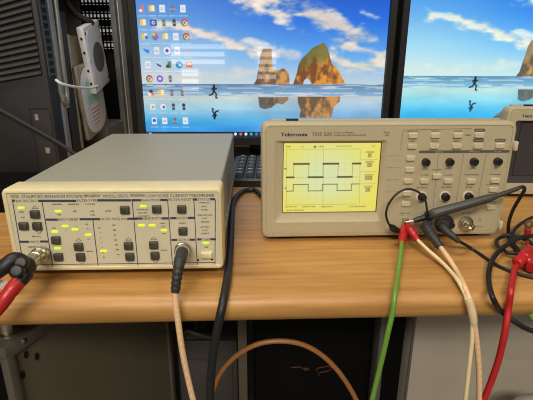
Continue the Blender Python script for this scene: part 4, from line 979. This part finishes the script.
# oscilloscope probe lying across the lower panel
def probe():
    P0 = Vector(up([(0.1743, 0.4969, 0.0294)])[0]); loc = lambda ps: [Vector(q)-P0 for q in up(ps)]
    t = thing('oscilloscope_probe', 'dark grey oscilloscope probe hooked on the panel terminal and leaning to the upper right', 'probe', P0)
    ax = loc([(0.1683, 0.4887, 0.0316), (0.1765, 0.487, 0.0341), (0.1945, 0.4878, 0.04), (0.198, 0.484, 0.044), (0.2338, 0.4806, 0.057), (0.2602, 0.4817, 0.0646), (0.2732, 0.4833, 0.0682)])
    bm = B(); tube(bm, ax[:2], .0016, 10, smooth=False); obj('tip_hook', bm, 'silver', t)
    bm = B(); tube(bm, ax[1:3], .0034, 14, rads=[(0, .0026), (.08, .0032), (.85, .0036), (1, .004)]); obj('tip_sleeve', bm, 'black', t)
    dd = (ax[3]-ax[2])
    bm = B(); lathe(bm, ax[2]-dd*.3, dd, [(.0040, 0), (.0064, .0008), (.0064, .0036), (.0040, .0042)], 18); obj('ground_collar', bm, 'rubber', t)
    bm = B(); tube(bm, ax[2:7], .005, 18, step=.002, rads=[(0, .0040), (.06, .0060), (.10, .0062), (.30, .0056), (.62, .0054), (.84, .0050), (.93, .0036), (1, .0028)]); obj('probe_body', bm, 'probe', t)
    b = loc([(0.2721, 0.4833, 0.0678), (0.28, 0.4836, 0.0707), (0.2878, 0.484, 0.0738), (0.2939, 0.4843, 0.0761)])
    bm = B(); ribbed(bm, b, .0030, .0026, 5, 12); obj('strain_relief', bm, 'boot', t)
    c = loc([(0.2923, 0.4842, 0.0755), (0.299, 0.4855, 0.0775), (0.304, 0.4887, 0.0739), (0.3051, 0.4968, 0.0596), (0.3055, 0.5068, 0.0401), (0.3061, 0.5108, 0.0226), (0.3129, 0.5173, 0.0022), (0.3014, 0.4856, 0.0022), (0.2983, 0.4626, 0.0022), (0.2967, 0.4267, 0.0022)])
    bm = B(); tube(bm, c, .0021, 10, step=.003); obj('probe_cable', bm, 'rubber', t)
    g = loc([(0.1916, 0.4797, 0.043), (0.1881, 0.4785, 0.0509), (0.1854, 0.4794, 0.0617), (0.1779, 0.4811, 0.0711), (0.1657, 0.4825, 0.0755), (0.1538, 0.482, 0.0712), (0.1438, 0.4816, 0.0578), (0.1417, 0.4825, 0.0444), (0.1468, 0.4857, 0.0311), (0.1541, 0.49, 0.0229)])
    bm = B(); tube(bm, g, .0013, 10, step=.003); obj('ground_wire', bm, 'rubber', t)
    k = loc([(0.1494, 0.4868, 0.0281), (0.157, 0.4912, 0.0211), (0.1651, 0.4955, 0.0175)])
    bm = B(); tube(bm, k, .004, 12, step=.0012, rads=[(0, .0022), (.3, .0046), (.7, .0040), (1, .0022)]); obj('crocodile_clip', bm, 'black', t)
    # pale maker's print along the body
    bm = B(); q0, q1 = ax[3], ax[5]; d = (q1-q0).normalized(); w = Vector((0, .55, .83)); w = (w-d*w.dot(d)).normalized(); n_ = d.cross(w).normalized()
    if n_.y > 0: n_ = -n_
    co = q0+(q1-q0)*.36+n_*.0063
    letter(bm, 'Tektronix', 0, 0, .0028, .019, 0., place=lambda p: co+d*p[0]+w*p[2])
    obj('probe_lettering', bm, 'key', t, smooth=False)
probe()

# loops of black lead at the right
pts = [(0.4267, 0.5919, 0.006), (0.3776, 0.5734, 0.008), (0.3505, 0.5499, 0.01), (0.329, 0.5294, 0.01), (0.31, 0.5051, 0.01), (0.3002, 0.4875, 0.008), (0.2991, 0.4734, 0.005), (0.2976, 0.4555, 0.003), (0.2922, 0.4157, 0.003)]
pts2 = [(0.3693, 0.5123, 0.01), (0.3294, 0.4931, 0.013), (0.3081, 0.484, 0.014), (0.2902, 0.4728, 0.013), (0.2693, 0.4573, 0.009), (0.2504, 0.4359, 0.006), (0.2351, 0.4111, 0.004), (0.223, 0.3854, 0.004), (0.2143, 0.3605, 0.004), (0.232, 0.372, -0.0179), (0.2448, 0.368, -0.0269), (0.2666, 0.368, -0.0379), (0.2966, 0.372, -0.0506)]
pts3 = [(0.3335, 0.4547, 0.006), (0.3093, 0.4567, 0.006), (0.2936, 0.4555, 0.006), (0.2812, 0.4581, 0.006), (0.2774, 0.4705, 0.006), (0.2805, 0.4859, 0.006), (0.2922, 0.5016, 0.006), (0.3045, 0.506, 0.008), (0.3138, 0.5004, 0.009), (0.3191, 0.4907, 0.008), (0.3246, 0.4787, 0.006), (0.3413, 0.459, 0.004)]
pts2 = [(.93, .60, .004), (.70, .585, .004)]+pts2; pts2 = pts2[:-1]+[(.52, .372, -.050), (.60, .375, -.085), (.70, .380, -.055), (.80, .40, .004), (.90, .46, .004)]
bm = B(); tube(bm, pts2, .0026, 12, dz=Z0); tag(obj('loop_cable', bm, 'rubber'), 'black lead in a wide loop sagging over the desk edge beside the red lead', 'cable', 'looped black leads')
pts3 = [(.92, .55, .003), (.72, .545, .003)]+pts3+[(.75, .515, .003), (.93, .50, .003)]
bm = B(); tube(bm, pts3, .0023, 12, dz=Z0); tag(obj('loop_cable', bm, 'rubber'), 'black lead in a small flat loop behind the red plugs', 'cable', 'looped black leads')
pts = [(.93, .66, .003), (.74, .645, .003)]+pts[:-1]+[(.56, .475, .003), (.74, .46, .003), (.92, .44, .003)]
bm = B(); tube(bm, pts, .0021, 12, dz=Z0); tag(obj('loop_cable', bm, 'rubber'), 'black lead arching past the ring terminal down behind the loops', 'cable', 'looped black leads')

def red_lead():
    P0 = Vector(up([(0.2916, 0.4438, 0.006)])[0]); loc = lambda ps: [Vector(q)-P0 for q in up(ps)]
    t = thing('test_lead', 'thick red test lead with banana plugs hanging over the desk edge', 'cable', P0, 0., 'test leads')
    c = loc(hang([(0.284, 0.437, 0.008), (0.2673, 0.419, 0.006), (0.2506, 0.3941, 0.005), (0.2359, 0.37, 0.005), (0.2367, 0.3697, -0.0114), (0.2333, 0.3626, -0.0314), (0.2323, 0.362, -0.0659), (0.229, 0.3619, -0.0937), (0.2247, 0.3617, -0.1187), (0.2179, 0.3619, -0.1638)]))
    bm = B(); tube(bm, c, .0032, 12); obj('wire', bm, 'red', t)
    for k, (a, b) in enumerate([[(0.2733, 0.4253, 0.01), (0.2963, 0.4435, 0.016)], [(0.2853, 0.4299, 0.009), (0.3164, 0.4492, 0.011)]]):
        a, b = loc([a, b]); d = b-a
        bm = B(); lathe(bm, a, d, [(.0040, -.004), (.0062, -.002), (.0066, .004), (.0058, .005), (.0058, .010), (.0068, .011), (.0068, .024), (.0056, .026)], 18); obj('banana_plug', bm, 'red', t)
    a, b = loc([(0.2823, 0.4154, 0.009), (0.3051, 0.43, 0.009)])
    bm = B(); lathe(bm, a, b-a, [(.0052, -.003), (.0066, 0), (.0066, .02), (.005, .022)], 18); obj('banana_plug', bm, 'red', t)
red_lead()

def lug():
    P0 = Vector(up([(0.3171, 0.4859, 0.014)])[0]); loc = lambda ps: [Vector(q)-P0 for q in up(ps)]
    t = thing('ring_terminal', 'red sleeved crimp terminal with a silver ring standing above the red plugs', 'terminal', P0)
    a = loc([(0.3295, 0.505, 0.0047), (0.3281, 0.505, 0.0169)])
    bm = B(); tube(bm, a, .004, 14, rads=[(0, .0034), (.2, .0040), (1, .0038)], step=.001); obj('sleeve', bm, 'red', t)
    c = loc([(0.3281, 0.505, 0.0228)])[0]
    bm = B(); n = 22; loops = []
    for k in range(n):
        a_ = 2*PI*k/n; e = Vector((math.cos(a_), 0, math.sin(a_)))
        loops.append([c+e*.0028+Vector((0, -.0005, 0)), c+e*.0056+Vector((0, -.0005, 0)), c+e*.0056+Vector((0, .0005, 0)), c+e*.0028+Vector((0, .0005, 0))])
    loft(bm, loops+[loops[0]]); bmesh.ops.remove_doubles(bm, verts=bm.verts[:], dist=1e-6); obj('ring', bm, 'silver', t)
    b = loc([(0.3294, 0.505, 0.0053), (0.3082, 0.4681, 0.01), (0.3008, 0.4449, 0.008), (0.3052, 0.4239, 0.006)])
    bm = B(); tube(bm, b, .0018, 10); obj('wire', bm, 'red', t)
lug()

# ------------------------------------------------------------------ under the desk
def steel_cabinet():
    c0 = Vector((-0.3209, 0.4474, -0.12)); c1 = Vector((-0.3041, 0.498, -0.12))
    d = (c1-c0); d.z = 0; ang = math.atan2(d.y, d.x)           # direction of the long top edge
    t = thing('equipment_cabinet', 'dark steel equipment cabinet with riveted top rail under the desk, below the preamplifier', 'cabinet', (c0.x, c0.y, 0), ang)
    L = .37; top = Z0-.12; W = .42                            # local x along the edge, local y to the left (away from the viewer's right)
    zr = Z0+-0.139
    bm = B(); box(bm, .004, L-.004, .004, W, .03, top-.002); obj('side_panel', bm, 'cabinet', t)
    bm = B(); box(bm, .002, L-.002, .003, W, top-.010, top-.003); obj('top_panel', bm, 'rail', t)
    bm = B(); box(bm, .001, .006, .013, W, .03, zr); obj('front_panel', bm, 'blackbox', t)
    bm = B(); box(bm, 0, L, 0, .020, zr, top, .0015); box(bm, .0005, .018, .0205, W, top-.022, top-.0005, .0015); obj('top_rail', bm, 'rail', t)
    for xa in (0, L-.012): bm = B(); box(bm, xa, xa+.012, -.001, .012, .02, zr+.004, .001); obj('corner_post', bm, 'post', t)
    for k in range(6):
        bm = B(); lathe(bm, (.028+k*.045, .0005, (zr+top)/2+.002), (0, -1, 0), [(.0042, 0), (.004, .0012), (.0022, .0024)], 12); obj('rivet', bm, 'silver', t)
    for a, b in ((.030, -.012), (.045, -.026), (.020, -.036)):
        bm = B(); loft(bm, [[(a+q*.0035*math.cos(2*PI*k/16), .0036-h, zr+b+q*.006*math.sin(2*PI*k/16)) for k in range(16)] for q, h in ((1, 0), (1, .0004))], False, True); obj('slot_hole', bm, 'void', t)
    p = Vector((-0.3361, 0.4829, -0.119))-Vector((c0.x, c0.y, 0)); p = Matrix.Rotation(-ang, 3, 'Z') @ p
    bm = B(); lathe(bm, (p.x, p.y, top-.001), (0, 0, 1), [(.016, 0), (.016, .003), (.010, .004), (.010, .022), (.013, .023), (.013, .027)], 20); obj('levelling_foot', bm, 'silver', t)
    for x in (.03, L-.03):
        for y in (.03, W-.03):
            bm = B(); lathe(bm, (x, y, 0), (0, 0, 1), [(.016, 0), (.016, .031)], 14); obj('foot', bm, 'black', t)
steel_cabinet()

def pedestal():
    t = thing('pedestal_cabinet', 'plain grey pedestal cabinet under the right part of the desk', 'cabinet', (.236, .60, 0))
    bm = B(); box(bm, 0, .46, 0, .50, .02, Z0-.10, .003); obj('carcass', bm, 'pedestal', t)
    bm = B(); box(bm, .0, .004, -.002, .0, .03, Z0-.105); obj('edge_strip', bm, 'rail', t)
    bm = B(); box(bm, .02, .44, .02, .48, 0, .021); obj('plinth', bm, 'black', t)
pedestal()

def black_case():  # added black box; its colour stands for the shade of the cavity
    t = thing('under_desk_case', 'black box added as the dark cavity under the desk middle, with a pale side strip', 'computer', (-.022, .612, 0))
    bm = B(); box(bm, 0, .252, 0, .40, .02, Z0-.10, .004); obj('case_body', bm, 'blackbox', t)
    bm = B(); box(bm, .004, .248, -.006, .001, .03, Z0-.11, .003); obj('front_cover', bm, 'blackbox', t)
    x0, x1 = -0.0467, -0.0317
    bm = B(); box(bm, x0+.022, min(x1+.022, -.0005), -.005, .03, .02, Z0-.11, .001); obj('side_strip', bm, 'beige', t)
    for a in [[(0.0418, 0.602, -0.2734), (0.0569, 0.602, -0.2723), (0.0636, 0.602, -0.2753), (0.0703, 0.602, -0.2743), (0.0721, 0.602, -0.2773), (0.0637, 0.602, -0.2783)], [(0.0873, 0.602, -0.2813), (0.0846, 0.602, -0.2763), (0.097, 0.602, -0.2718), (0.107, 0.602, -0.2711), (0.1098, 0.602, -0.2762), (0.1008, 0.602, -0.2813), (0.0891, 0.602, -0.2843), (0.0893, 0.602, -0.2894)]]:
        bm = B(); tube(bm, [Vector((q[0]+.022, q[1]-.612+.0025, q[2]+Z0)) for q in a], .0011, 8); obj('wire_clip', bm, 'copper', t)
    for x in (.02, .23):
        for y in (.03, .37):
            bm = B(); box(bm, x-.012, x+.012, y-.012, y+.012, 0, .021); obj('foot', bm, 'black', t)
black_case()

def grey_case():
    x0, x1 = -0.2023, -0.0653
    t = thing('under_desk_case', 'low dark grey case under the desk behind the hanging black cable', 'computer', (x0, .83, 0))
    w = x1-x0; h = Z0+-0.3852
    bm = B(); box(bm, 0, w, 0, .40, .02, h, .004); obj('case_body', bm, 'dusk', t)
    bm = B(); box(bm, .012, w-.012, -.003, .002, .05, h-.05, .001); obj('front_cover', bm, 'dusk', t)
    for x in (.03, w-.03):
        for y in (.03, .37):
            bm = B(); box(bm, x-.012, x+.012, y-.012, y+.012, 0, .021); obj('foot', bm, 'black', t)
    return t
grey_case()
def bag():
    a, b, c = Vector((-0.1886, 0.835, -0.389)), Vector((-0.1182, 0.835, -0.3887)), Vector((-0.1481, 0.835, -0.3468))
    t = thing('folded_bag', 'crumpled dark bag lying on top of the low grey case under the desk', 'bag', (a.x, .835, Z0+a.z))
    W = b.x-a.x; Hh = (c.z-a.z)*.8
    bm = B(); bmesh.ops.create_grid(bm, x_segments=30, y_segments=20, size=.5)
    for v in bm.verts:
        x, y = v.co.x, v.co.y; e = min(.5-abs(x), .5-abs(y))
        hh = Hh*min(1, e*5)*(.72+.16*math.sin(x*21+y*9)+.14*math.sin(y*17-x*9)-.3*x)
        v.co = Vector(((x+.5)*W, (y+.5)*.16, .002+hh))
    obj('bag_body', bm, 'bagcloth', t)
    bm = B(); tube(bm, [(.004, .0, Hh*.55), (W*.2, -.008, Hh*.95), (W*.45, -.010, Hh*.8), (W*.7, -.008, Hh*.6), (W*.97, .0, Hh*.30)], .005, 8); obj('strap', bm, 'rail', t)
bag()

def bits():
    # white rounded lid of something low down at the right, and a green plug tip at the desk edge
    c = Vector((0.3956, 0.46, -0.2376))
    t = thing('waste_bin', 'white round-lidded bin under the desk at the right', 'bin', (c.x, .46, 0))
    h = c.z+Z0
    bm = B(); lathe(bm, (0, 0, 0), (0, 0, 1), [(.050, 0), (.060, h-.03), (.062, h-.028)], 30); obj('bin_body', bm, 'white', t)
    bm = B(); lathe(bm, (0, 0, h-.028), (0, 0, 1), [(.065, 0), (.066, .006), (.060, .016), (.040, .026), (.001, .030)], 30); obj('bin_lid', bm, 'white', t)
bits()
def green_plug():
    p = Vector(up([(0.2613, 0.372, -0.024)])[0])
    t = thing('green_connector', 'bright green connector showing just below the desk edge by the looped lead', 'connector', p)
    bm = B(); lathe(bm, (0, 0, 0), (1, .1, -.1), [(.0018, 0), (.0032, .001), (.0034, .012), (.0024, .013)], 14); obj('connector_shell', bm, 'green', t)
    bm = B(); tube(bm, [(.012, .001, -.001), (.03, .004, -.004), (.06, -.004, -.012), (.10, -.012, -.05), (.13, -.012, -.20), (.14, .0, -.55)], .0016, 8); obj('wire', bm, 'green', t)
green_plug()

# ------------------------------------------------------------------ light
def area(name, loc, size, energy, col, rot=(0, 0, 0)):
    l = bpy.data.lights.new(name, 'AREA'); l.shape = 'RECTANGLE'; l.size, l.size_y = size; l.energy = energy; l.color = col
    o = bpy.data.objects.new(name, l); C.objects.link(o); o.location = loc; o.rotation_euler = rot; return o
area('ceiling_light', (-.2, -2.1, 2.70), (1.4, .6), 117, (1., .93, .80))
area('ceiling_light', (-.5, .35, 2.70), (1.2, .3), 22, (1., .95, .86))
area('ceiling_light', (1.3, -.6, 2.70), (.6, 1.2), 14, (1., .94, .84))
w = bpy.data.worlds.new('room_air'); bpy.context.scene.world = w; w.use_nodes = True
w.node_tree.nodes['Background'].inputs['Color'].default_value = (.9, .87, .8, 1); w.node_tree.nodes['Background'].inputs['Strength'].default_value = .05

# ------------------------------------------------------------------ camera
cam = bpy.data.cameras.new('camera'); cam.sensor_fit = 'HORIZONTAL'; cam.sensor_width = 36.; cam.lens = 432.08*36/533; cam.clip_start = .01
co = bpy.data.objects.new('camera', cam); C.objects.link(co)
co.matrix_world = Matrix.Translation((0, 0, Z0+0.2168)) @ Matrix.Rotation(PI/2-0.3117, 4, 'X') @ Matrix.Rotation(0.0029, 4, 'Z')
sc = bpy.context.scene; sc.camera = co
sc.cycles.filter_width = 1.05
sc.view_settings.view_transform = 'Standard'; sc.view_settings.look = 'None'; sc.view_settings.exposure = 0.; sc.view_settings.gamma = 1.
